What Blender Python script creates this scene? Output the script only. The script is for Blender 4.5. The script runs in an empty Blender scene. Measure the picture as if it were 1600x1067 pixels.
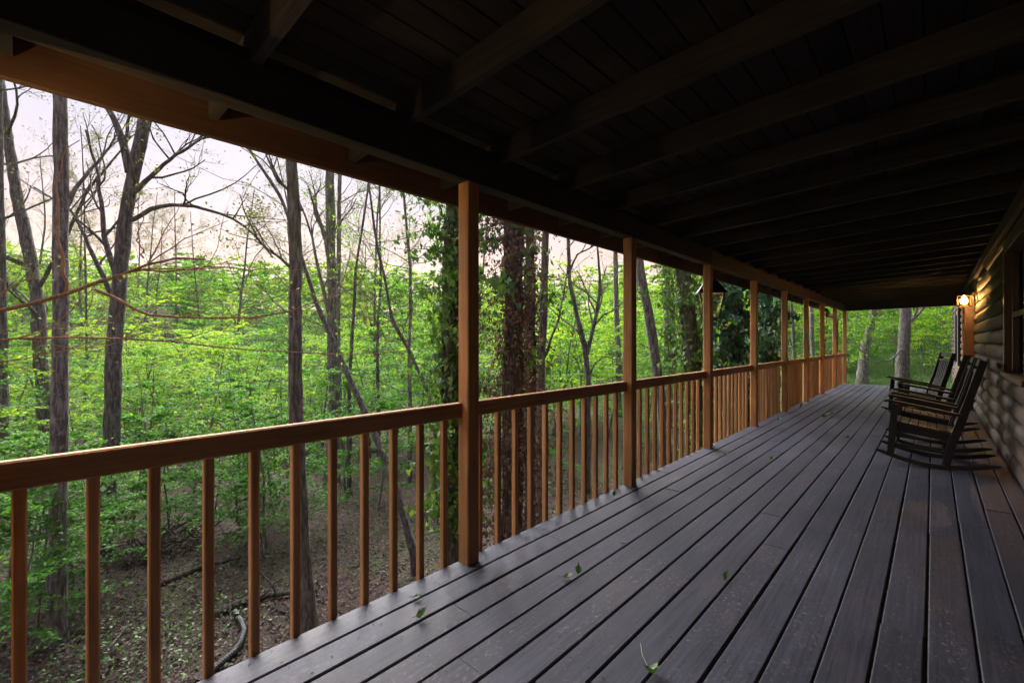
import bpy, math, random
import numpy as np
from mathutils import Vector

S = bpy.context.scene
COL = S.collection
RNG = np.random.default_rng(11)
random.seed(5)

# ------------------------------------------------------------------ camera, sky, sun, exposure
CAM_Z = 1.288
FPX = 711.0                                   # focal length in pixels of a 1600 px wide picture (16 mm)
PSI = math.atan(658 / FPX)                    # yaw to the left of the deck direction (+Y)
CS, SN = math.cos(PSI), math.sin(PSI)
cam_d = bpy.data.cameras.new('camera')
cam_d.lens = 16.0
cam_d.sensor_width = 36.0
cam_d.clip_end = 2000
cam_d.clip_start = 0.02
cam = bpy.data.objects.new('camera', cam_d)
cam.location = (0, 0, CAM_Z)
cam.rotation_euler = (math.pi / 2, 0, PSI)
COL.objects.link(cam)
S.camera = cam

SUN_EL, SUN_BEAR = math.radians(38.0), math.radians(70)       # bearing to the left of +Y
world = bpy.data.worlds.new('World')
S.world = world
world.use_nodes = True
wn = world.node_tree.nodes
sky = wn.new('ShaderNodeTexSky')
sky.sky_type = 'NISHITA'
sky.sun_disc = False
sky.sun_elevation = SUN_EL
sky.sun_rotation = -SUN_BEAR
sky.air_density = 1.0
sky.dust_density = 0.4
sky.ozone_density = 3.0
world.node_tree.links.new(sky.outputs[0], wn['Background'].inputs[0])
wn['Background'].inputs[1].default_value = 0.004
veil = wn.new('ShaderNodeBackground')                         # thin even cloud over the whole sky
wtc = wn.new('ShaderNodeTexCoord')
wsep = wn.new('ShaderNodeSeparateXYZ')
world.node_tree.links.new(wtc.outputs['Generated'], wsep.inputs[0])
wr = wn.new('ShaderNodeValToRGB')                              # dusk: peach low down, pale lavender above
for pos, c in ((0.0, (1.5, .88, .50)), (.17, (1.36, .80, .46)), (.28, (1.12, .83, .70)), (.44, (.86, .80, .95)), (1.0, (.66, .68, .98))):
    k = wr.color_ramp.elements[0] if pos == 0 else (wr.color_ramp.elements[-1] if pos == 1 else wr.color_ramp.elements.new(pos))
    k.position = pos; k.color = (*c, 1)
world.node_tree.links.new(wsep.outputs[2], wr.inputs[0])
world.node_tree.links.new(wr.outputs[0], veil.inputs[0])
veil.inputs[1].default_value = 0.049
wadd = wn.new('ShaderNodeAddShader')
world.node_tree.links.new(wn['Background'].outputs[0], wadd.inputs[0])
world.node_tree.links.new(veil.outputs[0], wadd.inputs[1])
world.node_tree.links.new(wadd.outputs[0], wn['World Output'].inputs['Surface'])

sun_d = bpy.data.lights.new('sun', 'SUN')
sun_d.energy = 1.3
sun_d.angle = math.radians(64)
sun_d.color = (1.0, 0.95, 0.92)
sun = bpy.data.objects.new('sun', sun_d)
sdir = Vector((-math.sin(SUN_BEAR) * math.cos(SUN_EL), math.cos(SUN_BEAR) * math.cos(SUN_EL), math.sin(SUN_EL)))
sun.rotation_euler = (-sdir).to_track_quat('-Z', 'Y').to_euler()
COL.objects.link(sun)

S.view_settings.view_transform = 'Standard'
S.view_settings.look = 'None'
S.view_settings.gamma = 1.0
S.view_settings.use_curve_mapping = False
S.view_settings.exposure = 3.8
S.render.engine = 'CYCLES'
S.cycles.use_denoising = True
S.cycles.use_adaptive_sampling = True
S.cycles.adaptive_threshold = 0.03
S.cycles.max_bounces = 7
S.cycles.diffuse_bounces = 4
S.cycles.glossy_bounces = 3
S.cycles.transmission_bounces = 4
S.cycles.transparent_max_bounces = 8
S.cycles.sample_clamp_indirect = 6.0
S.cycles.caustics_reflective = False
S.cycles.caustics_refractive = False


def P(px, py, d):
    """a point of the place at distance d along the view axis, seen at that picture position"""
    s, t = (px - 800) / FPX, (534 - py) / FPX
    return np.array([d * (-SN + s * CS), d * (CS + s * SN), CAM_Z + t * d])


def sstep(a, b, x):
    t = np.clip((x - a) / (b - a), 0, 1)
    return t * t * (3 - 2 * t)


def ground_z(x, y):
    x = np.asarray(x, float); y = np.asarray(y, float)
    r = np.hypot(x + 1, y)
    z = -2.75 + 1.95 * sstep(3.5, 22, y) * sstep(-26, -3, x)
    z = z - 0.35 * sstep(9, 20, -x) + 0.1 * np.sin(x * .7 + 1) * np.sin(y * .55) + .04 * np.sin(x * 2.1 + y * 1.3)
    z = z + 9.6 * sstep(24, 84, r) - 6 * sstep(90, 200, r)
    return z


# ------------------------------------------------------------------ materials
def new_mat(name):
    m = bpy.data.materials.new(name)
    m.use_nodes = True
    nt = m.node_tree
    return m, nt, nt.nodes, nt.links, nt.nodes['Principled BSDF']


def ramp(nodes, links, src, stops):
    r = nodes.new('ShaderNodeValToRGB')
    e = r.color_ramp.elements
    e[0].position, e[0].color = stops[0][0], (*stops[0][1], 1)
    e[1].position, e[1].color = stops[-1][0], (*stops[-1][1], 1)
    for p, c in stops[1:-1]:
        k = e.new(p); k.color = (*c, 1)
    links.new(src, r.inputs[0])
    return r.outputs[0]


def mixc(nodes, links, a, b, fac, mode='MIX'):
    m = nodes.new('ShaderNodeMix'); m.data_type = 'RGBA'; m.blend_type = mode
    for sock, v in ((m.inputs[0], fac), (m.inputs[6], a), (m.inputs[7], b)):
        if hasattr(v, 'is_linked') or isinstance(v, bpy.types.NodeSocket):
            links.new(v, sock)
        elif isinstance(v, (int, float)):
            sock.default_value = v
        else:
            sock.default_value = (*v, 1)
    return m.outputs[2]


def noise(nodes, links, vec, scale, detail=5, rough=.6):
    n = nodes.new('ShaderNodeTexNoise')
    n.inputs['Scale'].default_value = scale
    n.inputs['Detail'].default_value = detail
    n.inputs['Roughness'].default_value = rough
    if vec is not None:
        links.new(vec, n.inputs['Vector'])
    return n.outputs['Fac']


def pos_vec(nodes, links, scale, shift=True):
    g = nodes.new('ShaderNodeNewGeometry')
    v = g.outputs['Position']
    if shift:
        oi = nodes.new('ShaderNodeObjectInfo')
        mu = nodes.new('ShaderNodeMath'); mu.operation = 'MULTIPLY'; mu.inputs[1].default_value = 61.7
        links.new(oi.outputs['Random'], mu.inputs[0])
        ad = nodes.new('ShaderNodeVectorMath'); ad.operation = 'ADD'
        links.new(v, ad.inputs[0]); links.new(mu.outputs[0], ad.inputs[1])
        v = ad.outputs[0]
    mp = nodes.new('ShaderNodeVectorMath'); mp.operation = 'MULTIPLY'
    mp.inputs[1].default_value = scale
    links.new(v, mp.inputs[0])
    return mp.outputs[0]


def wood(name, dark, light, axis, rough=.5, fine=60., along=1.6, bump=.25, wear=None, per_piece=.12, spec=.4, blotch=1.5):
    m, nt, N, L, B = new_mat(name)
    sc = [fine] * 3; sc['xyz'.index(axis)] = along
    v = pos_vec(N, L, sc)
    g1 = noise(N, L, v, 1.0, 7, .65)
    col = ramp(N, L, g1, [(.30, dark), (.70, light)])
    v2 = pos_vec(N, L, (1, 1, 1))
    bl = noise(N, L, v2, blotch, 4, .6)
    col = mixc(N, L, col, ramp(N, L, bl, [(.3, (.74, .74, .74)), (.7, (1.22, 1.2, 1.18))]), 1.0, 'MULTIPLY')
    oi = N.new('ShaderNodeObjectInfo')
    col = mixc(N, L, col, ramp(N, L, oi.outputs['Random'], [(0, (1 - per_piece,) * 3), (1, (1 + per_piece, 1 + per_piece * .9, 1 + per_piece * .8))]), 1.0, 'MULTIPLY')
    if wear:
        w = noise(N, L, pos_vec(N, L, (70, 34, 70)), 1.0, 8, .72)
        w2 = noise(N, L, v2, 2.3, 3, .5)
        mm = N.new('ShaderNodeMath'); mm.operation = 'MULTIPLY'
        L.new(ramp(N, L, w, [(.55, (0, 0, 0)), (.66, (1, 1, 1))]), mm.inputs[0])
        L.new(ramp(N, L, w2, [(.42, (0, 0, 0)), (.68, (.8, .8, .8))]), mm.inputs[1])
        col = mixc(N, L, col, wear, mm.outputs[0])
        w3 = noise(N, L, v2, 3.1, 5, .65)                        # brown rubbed patches in the stain
        col = mixc(N, L, col, tuple(c * f for c, f in zip(wear, (.42, .30, .27))), ramp(N, L, w3, [(.54, (0, 0, 0)), (.74, (.4, .4, .4))]))
    L.new(col, B.inputs['Base Color'])
    rr = N.new('ShaderNodeMapRange'); rr.inputs[3].default_value = rough - .1; rr.inputs[4].default_value = rough + .14
    L.new(bl, rr.inputs[0]); L.new(rr.outputs[0], B.inputs['Roughness'])
    B.inputs['Specular IOR Level'].default_value = spec
    b = N.new('ShaderNodeBump'); b.inputs['Strength'].default_value = bump; b.inputs['Distance'].default_value = .004
    L.new(g1, b.inputs['Height']); L.new(b.outputs[0], B.inputs['Normal'])
    return m


def plain(name, col, rough=.5, metal=0., bump=0., var=.15):
    m, nt, N, L, B = new_mat(name)
    v = pos_vec(N, L, (1, 1, 1))
    n = noise(N, L, v, 24, 5, .6)
    L.new(ramp(N, L, n, [(.3, tuple(c * (1 - var) for c in col)), (.7, tuple(min(1, c * (1 + var)) for c in col))]), B.inputs['Base Color'])
    B.inputs['Roughness'].default_value = rough
    B.inputs['Metallic'].default_value = metal
    if bump:
        b = N.new('ShaderNodeBump'); b.inputs['Strength'].default_value = bump; b.inputs['Distance'].default_value = .006
        L.new(n, b.inputs['Height']); L.new(b.outputs[0], B.inputs['Normal'])
    return m


def bark(name, dark, light, moss=None, fine=26., lichen=None):
    m, nt, N, L, B = new_mat(name)
    v = pos_vec(N, L, (fine, fine, fine * .16))
    n = noise(N, L, v, 1.0, 8, .7)
    col = ramp(N, L, n, [(.36, tuple(c * .85 for c in dark)), (.46, tuple(c * 1.25 for c in dark)), (.54, tuple((a + b) / 2 for a, b in zip(dark, light))), (.66, light)])
    big = noise(N, L, pos_vec(N, L, (1, 1, .6)), 2.6, 5, .6)
    if lichen:
        li = noise(N, L, pos_vec(N, L, (1, 1, .8)), 9, 6, .7)
        col = mixc(N, L, col, lichen, ramp(N, L, li, [(.55, (0, 0, 0)), (.66, (.7, .7, .7))]))
    if moss:
        col = mixc(N, L, col, moss, ramp(N, L, big, [(.5, (0, 0, 0)), (.66, (.75, .75, .75))]))
    L.new(col, B.inputs['Base Color'])
    B.inputs['Roughness'].default_value = .9
    B.inputs['Specular IOR Level'].default_value = .2
    b = N.new('ShaderNodeBump'); b.inputs['Strength'].default_value = 1.0; b.inputs['Distance'].default_value = .06
    L.new(n, b.inputs['Height']); L.new(b.outputs[0], B.inputs['Normal'])
    return m


def leafmat(name, stops, trans=.45, rough=.5, tint=(1.0, 1.05, .55), gloss=.06):
    """leaf colours picked per leaf from the attribute 'vary'; light passes through"""
    m, nt, N, L, B = new_mat(name)
    at = N.new('ShaderNodeAttribute'); at.attribute_name = 'vary'
    col = ramp(N, L, at.outputs['Fac'], stops)
    df = N.new('ShaderNodeBsdfDiffuse'); L.new(col, df.inputs[0])
    tr = N.new('ShaderNodeBsdfTranslucent')
    L.new(mixc(N, L, col, tint, 1.0, 'MULTIPLY'), tr.inputs[0])
    mx = N.new('ShaderNodeMixShader'); mx.inputs[0].default_value = trans
    L.new(df.outputs[0], mx.inputs[1]); L.new(tr.outputs[0], mx.inputs[2])
    gl = N.new('ShaderNodeBsdfGlossy'); gl.inputs['Roughness'].default_value = rough
    mg = N.new('ShaderNodeMixShader'); mg.inputs[0].default_value = gloss
    L.new(mx.outputs[0], mg.inputs[1]); L.new(gl.outputs[0], mg.inputs[2])
    L.new(mg.outputs[0], N['Material Output'].inputs['Surface'])
    return m


def glassy(name, tint=(1, 1, 1), refl=.12):
    m, nt, N, L, B = new_mat(name)
    t = N.new('ShaderNodeBsdfTransparent'); t.inputs[0].default_value = (*tint, 1)
    g = N.new('ShaderNodeBsdfGlossy'); g.inputs['Roughness'].default_value = .03
    f = N.new('ShaderNodeFresnel'); f.inputs[0].default_value = 1.45
    ad = N.new('ShaderNodeMath'); ad.operation = 'ADD'; ad.inputs[1].default_value = refl; ad.use_clamp = True
    L.new(f.outputs[0], ad.inputs[0])
    mx = N.new('ShaderNodeMixShader')
    L.new(ad.outputs[0], mx.inputs[0]); L.new(t.outputs[0], mx.inputs[1]); L.new(g.outputs[0], mx.inputs[2])
    L.new(mx.outputs[0], N['Material Output'].inputs['Surface'])
    return m


def emit(name, col, strength):
    m, nt, N, L, B = new_mat(name)
    B.inputs['Base Color'].default_value = (*col, 1)
    B.inputs['Emission Color'].default_value = (*col, 1)
    B.inputs['Emission Strength'].default_value = strength
    return m


M = {}
M['deck'] = wood('deck_stain', (.0175, .020, .034), (.048, .052, .081), 'y', .58, 70, 2.2, .4, wear=(.20, .185, .18), per_piece=.2, spec=.35)
M['cedar_z'] = wood('cedar_stain_upright', (.36, .175, .070), (.64, .345, .15), 'z', .62, 60, 2.0, .4, per_piece=.14, spec=.25)
M['cedar_y'] = wood('cedar_stain_lengthwise', (.34, .165, .068), (.60, .32, .142), 'y', .62, 60, 2.0, .45, per_piece=.10, spec=.25)
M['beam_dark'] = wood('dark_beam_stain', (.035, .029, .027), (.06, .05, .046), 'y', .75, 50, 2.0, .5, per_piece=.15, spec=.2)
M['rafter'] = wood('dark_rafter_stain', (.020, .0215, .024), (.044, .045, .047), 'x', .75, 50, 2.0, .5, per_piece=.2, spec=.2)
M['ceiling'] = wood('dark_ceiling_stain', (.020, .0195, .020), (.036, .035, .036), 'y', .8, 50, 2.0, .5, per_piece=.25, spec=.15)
M['fascia'] = wood('fascia_stain', (.055, .033, .022), (.095, .058, .038), 'y', .6, 50, 2.0, .3, per_piece=.08)
M['log'] = wood('log_siding_stain', (.036, .025, .019), (.098, .069, .051), 'y', .6, 42, 1.0, .7, per_piece=.2, blotch=.6)
M['trim'] = wood('window_trim_stain', (.06, .036, .024), (.105, .065, .042), 'z', .5, 50, 2, .3)
M['black_poly'] = wood('black_chair_paint', (.011, .011, .011), (.020, .019, .019), 'z', .58, 60, 3, .2, per_piece=.2)
M['seat_lit'] = wood('lamplit_seat_paint', (.014, .011, .009), (.027, .021, .018), 'y', .55, 60, 3, .2, per_piece=.2)  # chair paint browned: lamp and sky light on the seats put into the colour
M['black_metal'] = plain('black_metal', (.016, .016, .018), .45, .6, .05)
M['bronze'] = plain('bronze_metal', (.09, .05, .03), .45, .5, .05)
M['dark_room'] = plain('dark_room', (.012, .011, .011), .9)
M['pane'] = glassy('window_glass', (.5, .5, .5), .10)
M['lantern_glass'] = glassy('lantern_glass', (.98, .93, .82), .04)
M['bulb'] = emit('warm_bulb', (1.0, .50, .14), 22)
M['dim_bulb'] = emit('dim_bulb', (1.0, .55, .2), .4)
M['nail'] = plain('nail_steel', (.008, .007, .007), .7, 0)
M['foundation'] = plain('foundation_block', (.16, .155, .15), .9, 0, .4)
M['roof'] = plain('roof_felt', (.03, .03, .032), .9, 0, .4)
M['grey_box'] = plain('grey_plastic', (.24, .24, .23), .5)
M['pipe'] = plain('black_pipe', (.018, .020, .024), .4)
M['bark_grey'] = bark('grey_bark', (.09, .08, .077), (.35, .31, .30), lichen=(.40, .385, .37))
M['bark_dark'] = bark('dark_bark', (.065, .056, .056), (.25, .215, .207), lichen=(.26, .25, .24))
M['bark_moss'] = bark('mossy_bark', (.08, .07, .063), (.31, .27, .245), moss=(.09, .12, .04))
M['bark_lamplit'] = bark('lamplit_twig_bark', (.28, .155, .095), (.56, .34, .22), fine=60)  # warm glow of the porch lamp put into the bark colour
M['bark_pale'] = bark('pale_bark', (.10, .09, .088), (.32, .29, .28), lichen=(.36, .36, .34))
M['dead_wood'] = bark('dead_wood', (.05, .04, .034), (.17, .14, .12), moss=(.05, .065, .025))
M['spring'] = leafmat('spring_leaf', [(0, (.05, .19, .010)), (.5, (.155, .40, .018)), (1, (.40, .56, .035))], .5, gloss=.03)
M['spring_far'] = leafmat('spring_leaf_far', [(0, (.05, .19, .012)), (.5, (.16, .40, .020)), (1, (.41, .57, .04))], .5, gloss=.03)
M['bud'] = leafmat('bud_leaf', [(0, (.07, .10, .02)), (.5, (.15, .19, .04)), (1, (.24, .20, .07))], .4)
M['ivy'] = leafmat('ivy_leaf', [(0, (.03, .08, .016)), (.6, (.09, .19, .033)), (1, (.24, .34, .06))], .35, .4, gloss=.035)
M['ivy_dark'] = leafmat('glossy_ivy_leaf', [(0, (.015, .055, .030)), (.6, (.035, .115, .058)), (1, (.10, .19, .07))], .25, .4, gloss=.05)
M['ivy_dead'] = leafmat('dead_ivy_leaf', [(0, (.075, .048, .033)), (.6, (.15, .10, .073)), (1, (.27, .19, .14))], .25, .6, (1, .8, .7), .03)
M['litter'] = leafmat('leaf_litter', [(0, (.036, .023, .020)), (.55, (.082, .056, .049)), (1, (.17, .125, .112))], .1, .6, (1, .9, .8), .03)
M['cover'] = leafmat('ground_cover_leaf', [(0, (.025, .09, .010)), (.6, (.07, .19, .018)), (1, (.15, .29, .032))], .4)
M['fallen'] = leafmat('fallen_green_leaf', [(0, (.03, .08, .014)), (1, (.07, .15, .025))], .35, .35, gloss=.08)


# ------------------------------------------------------------------ mesh helpers
class MB:
    """collects quads; material index per batch; 'vary' per vertex"""
    def __init__(s):
        s.v, s.f, s.m, s.a, s.n = [], [], [], [], 0

    def add(s, v, f, mi=0, a=None):
        v = np.asarray(v, float).reshape(-1, 3); f = np.asarray(f, np.int64).reshape(-1, 4)
        s.v.append(v); s.f.append(f + s.n); s.m.append(np.full(len(f), mi, np.int32))
        s.a.append(np.full(len(v), .5) if a is None else np.asarray(a, float)); s.n += len(v)

    def box(s, x0, x1, y0, y1, z0, z1, mi=0):
        v = [(x, y, z) for z in (z0, z1) for y in (y0, y1) for x in (x0, x1)]
        s.add(v, [(0, 2, 3, 1), (4, 5, 7, 6), (0, 1, 5, 4), (2, 6, 7, 3), (0, 4, 6, 2), (1, 3, 7, 5)], mi)

    def hexa(s, v8, mi=0):
        s.add(v8, [(0, 2, 3, 1), (4, 5, 7, 6), (0, 1, 5, 4), (2, 6, 7, 3), (0, 4, 6, 2), (1, 3, 7, 5)], mi)

    def tube(s, p, r, sides=6, mi=0, wob=0., rng=RNG):
        p = np.asarray(p, float); n = len(p)
        r = np.broadcast_to(np.asarray(r, float), (n,))
        t = np.gradient(p, axis=0); t /= np.linalg.norm(t, axis=1)[:, None] + 1e-9
        d = p[-1] - p[0]
        ref = np.array([1., 0, 0]) if abs(d[2]) > np.hypot(d[0], d[1]) * .7 else np.array([0, 0, 1.])
        u = np.cross(t, ref); u /= np.linalg.norm(u, axis=1)[:, None] + 1e-9
        w = np.cross(t, u)
        an = np.linspace(0, 2 * math.pi, sides, endpoint=False)
        rr = r[:, None] * (1 + (wob * rng.normal(size=(n, sides)) if wob else 0))
        v = p[:, None, :] + rr[:, :, None] * (np.cos(an)[None, :, None] * u[:, None, :] + np.sin(an)[None, :, None] * w[:, None, :])
        i = np.arange(n - 1)[:, None] * sides; j = np.arange(sides)[None, :]; k = (j + 1) % sides
        f = np.stack([i + j, i + k, i + sides + k, i + sides + j], -1).reshape(-1, 4)
        s.add(v.reshape(-1, 3), f, mi)
        s.add(np.repeat(p[[0]], 1, 0), np.zeros((0, 4)), mi)

    def leaves(s, c, size, mi=1, up=.8, nrm=None, rng=RNG, vary=None, aspect=.6, fold=0.):
        """diamond leaves at points c"""
        c = np.asarray(c, float); n = len(c)
        if n == 0: return
        nn = rng.normal(size=(n, 3)) * .6
        if nrm is None: nn[:, 2] += up
        else: nn = nn * .6 + nrm * up
        nn /= np.linalg.norm(nn, axis=1)[:, None] + 1e-9
        a = np.cross(nn, rng.normal(size=(n, 3))); a /= np.linalg.norm(a, axis=1)[:, None] + 1e-9
        b = np.cross(nn, a)
        sz = (np.asarray(size) * rng.uniform(.65, 1.3, n))[:, None]
        v = np.stack([c - a * sz * .5, c + b * sz * aspect * .5 - a * sz * .08 + nn * sz * fold,
                      c + a * sz * .5, c - b * sz * aspect * .5 - a * sz * .08 + nn * sz * fold], 1)
        va = rng.uniform(0, 1, n) if vary is None else vary
        s.add(v.reshape(-1, 3), np.arange(4 * n).reshape(n, 4), mi, np.repeat(va, 4))

    def ivy_leaves(s, c, size, mi=1, up=.8, nrm=None, rng=RNG):
        """lobed leaves, two folded halves each"""
        c = np.asarray(c, float); n = len(c)
        nn = rng.normal(size=(n, 3)) * .45
        nn = nn + (nrm * up if nrm is not None else np.array([0, 0, up]))
        nn /= np.linalg.norm(nn, axis=1)[:, None] + 1e-9
        dn = np.array([0, 0, -1.]) + rng.normal(size=(n, 3)) * .5                # tips mostly hang
        a = dn - nn * (dn * nn).sum(1)[:, None]; a /= np.linalg.norm(a, axis=1)[:, None] + 1e-9
        b = np.cross(nn, a)
        sz = (size * rng.uniform(.45, 1.35, n))[:, None]
        def pt(u, w, h): return c + (a * u + b * w + nn * h) * sz
        v = np.stack([pt(-.30, 0, 0), pt(.62, 0, -.06), pt(.10, .30, .05), pt(-.42, .40, .07),
                      pt(-.42, -.40, .07), pt(.10, -.30, .05)], 1)
        i = np.arange(n)[:, None] * 6
        f = np.concatenate([i + np.array([[0, 1, 2, 3]]), i + np.array([[0, 4, 5, 1]])])
        s.add(v.reshape(-1, 3), f, mi, np.repeat(np.clip(rng.normal(.45, .28, n), 0, 1), 6))

    def arrays(s):
        return np.concatenate(s.v), np.concatenate(s.f), np.concatenate(s.m), np.concatenate(s.a)

    def mesh(s, name, mats, smooth=False):
        v, f, m, a = s.arrays()
        return mesh_np(name, v, f, m, a, mats, smooth)


def mesh_np(name, v, f, m, a, mats, smooth=False):
    me = bpy.data.meshes.new(name)
    me.vertices.add(len(v)); me.vertices.foreach_set('co', v.astype(np.float32).ravel())
    me.loops.add(len(f) * 4); me.loops.foreach_set('vertex_index', f.astype(np.int32).ravel())
    me.polygons.add(len(f)); me.polygons.foreach_set('loop_start', np.arange(len(f), dtype=np.int32) * 4)
    me.polygons.foreach_set('material_index', m.astype(np.int32))
    me.polygons.foreach_set('use_smooth', np.full(len(f), bool(smooth)))
    at = me.attributes.new('vary', 'FLOAT', 'POINT'); at.data.foreach_set('value', a.astype(np.float32))
    for k in mats: me.materials.append(k)
    me.update(calc_edges=True)
    return me


def link(name, me, parent=None, loc=None):
    o = bpy.data.objects.new(name, me)
    COL.objects.link(o)
    if parent is not None: o.parent = parent
    if loc is not None: o.location = loc
    return o


def empty(name, loc=(0, 0, 0), rz=0., parent=None):
    o = bpy.data.objects.new(name, None)
    o.empty_display_size = .2
    COL.objects.link(o); o.location = loc; o.rotation_euler = (0, 0, rz)
    if parent is not None: o.parent = parent
    return o


def tag(o, label, cat, group=None, kind=None):
    if label: o['label'] = label
    if cat: o['category'] = cat
    if group: o['group'] = group
    if kind: o['kind'] = kind
    return o


def prism(name, prof, y0, y1, mat, parent, axis='y', smooth=False):
    """a 2-D outline (x, z) pushed along y (or (x, y) along z)"""
    n = len(prof)
    if axis == 'y':
        v = [(x, y0, z) for x, z in prof] + [(x, y1, z) for x, z in prof]
    else:
        v = [(x, y, y0) for x, y in prof] + [(x, y, y1) for x, y in prof]
    f = [(i, (i + 1) % n, n + (i + 1) % n, n + i) for i in range(n)] + [tuple(range(n))[::-1], tuple(range(n, 2 * n))]
    me = bpy.data.meshes.new(name)
    me.from_pydata(v, [], f)
    me.materials.append(mat)
    import bmesh
    bm = bmesh.new(); bm.from_mesh(me); bmesh.ops.recalc_face_normals(bm, faces=bm.faces); bm.to_mesh(me); bm.free()
    if smooth:
        for p in me.polygons: p.use_smooth = len(p.vertices) == 4
    return link(name, me, parent)


def bar(name, x0, x1, y0, y1, z0, z1, mat, parent, ease=.004):
    """a timber with eased edges on its long sides"""
    d = [(x1 - x0), (y1 - y0), (z1 - z0)]
    ax = d.index(max(d))
    lo = [x0, y0, z0]; hi = [x1, y1, z1]
    a, b = [k for k in range(3) if k != ax]
    e = min(ease, d[a] * .3, d[b] * .3)
    oc = [(lo[a] + e, lo[b]), (hi[a] - e, lo[b]), (hi[a], lo[b] + e), (hi[a], hi[b] - e), (hi[a] - e, hi[b]), (lo[a] + e, hi[b]), (lo[a], hi[b] - e), (lo[a], lo[b] + e)]
    v = []
    for end in (lo[ax], hi[ax]):
        for p, q in oc:
            c = [0, 0, 0]; c[ax] = end; c[a] = p; c[b] = q; v.append(c)
    f = [(i, (i + 1) % 8, 8 + (i + 1) % 8, 8 + i) for i in range(8)] + [tuple(range(8))[::-1], tuple(range(8, 16))]
    me = bpy.data.meshes.new(name)
    me.from_pydata(v, [], f)
    import bmesh
    bm = bmesh.new(); bm.from_mesh(me); bmesh.ops.recalc_face_normals(bm, faces=bm.faces); bm.to_mesh(me); bm.free()
    me.materials.append(mat)
    return link(name, me, parent)


# ------------------------------------------------------------------ ground
def build_ground():
    nr, na = 150, 220
    rad = np.concatenate([[0], np.geomspace(.5, 180, nr)])
    an = np.linspace(0, 2 * math.pi, na, endpoint=False)
    x = -6 + rad[:, None] * np.cos(an); y = 4 + rad[:, None] * np.sin(an)
    z = ground_z(x, y) + RNG.normal(size=x.shape) * .012 * (rad[:, None] > 1)
    v = np.stack([x, y, z], -1).reshape(-1, 3)
    i = np.arange(nr)[:, None] * na; j = np.arange(na)[None]; k = (j + 1) % na
    f = np.stack([i + j, i + na + j, i + na + k, i + k], -1).reshape(-1, 4)
    m, nt, N, L, B = new_mat('forest_floor')
    p = pos_vec(N, L, (1, 1, 1), False)
    n1 = noise(N, L, p, 22, 8, .75)
    soil = ramp(N, L, n1, [(.3, (.04, .028, .024)), (.5, (.085, .06, .052)), (.7, (.15, .115, .10))])
    n2 = noise(N, L, p, .55, 5, .6)
    n3 = noise(N, L, p, 14, 6, .7)
    green = ramp(N, L, n3, [(.35, (.03, .06, .014)), (.65, (.075, .14, .03))])
    mm = N.new('ShaderNodeMath'); mm.operation = 'MULTIPLY'
    L.new(ramp(N, L, n2, [(.46, (0, 0, 0)), (.64, (1, 1, 1))]), mm.inputs[0])
    L.new(ramp(N, L, n3, [(.42, (0, 0, 0)), (.58, (1, 1, 1))]), mm.inputs[1])
    # grass at the far end of the porch
    sep = N.new('ShaderNodeSeparateXYZ'); L.new(p, sep.inputs[0])
    mr = N.new('ShaderNodeMapRange'); mr.inputs[1].default_value = 11; mr.inputs[2].default_value = 20
    L.new(sep.outputs[1], mr.inputs[0])
    mx = N.new('ShaderNodeMath'); mx.operation = 'MAXIMUM'
    L.new(mm.outputs[0], mx.inputs[0]); L.new(mr.outputs[0], mx.inputs[1])
    L.new(mixc(N, L, soil, green, mx.outputs[0]), B.inputs['Base Color'])
    B.inputs['Roughness'].default_value = 1
    B.inputs['Specular IOR Level'].default_value = .1
    b = N.new('ShaderNodeBump'); b.inputs['Strength'].default_value = .8; b.inputs['Distance'].default_value = .05
    L.new(n1, b.inputs['Height']); L.new(b.outputs[0], B.inputs['Normal'])
    o = link('ground', mesh_np('ground', v, f, np.zeros(len(f)), np.zeros(len(v)), [m], True))
    tag(o, 'leaf-strewn woodland floor sloping away below the porch', None, kind='structure')


build_ground()

# ------------------------------------------------------------------ the log house with its porch
XP_IN, XP_OUT = -1.958, -2.047                 # inner and outer faces of the posts
WALL_X = .60
Y0, Y1 = -4.2, 17.22
POSTS = [1.745 + 1.935 * k for k in range(-3, 9)]
PITCH = .156


def roof_z(x):
    return 2.385 + .05 * (x + 1.96)


house = empty('log_house', (0, 0, -.8))
tag(house, 'dark log cabin with a long covered porch, plank deck and cedar railing', 'house')
HZ = empty  # alias kept short


def part(name, parent=None):
    e = empty(name, (0, 0, 0), 0, parent if parent is not None else house)
    return e


def hp(o):
    """undo the house empty's height for a direct part given in place coordinates"""
    o.location = (o.location.x, o.location.y, o.location.z + .8)
    return o


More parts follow.
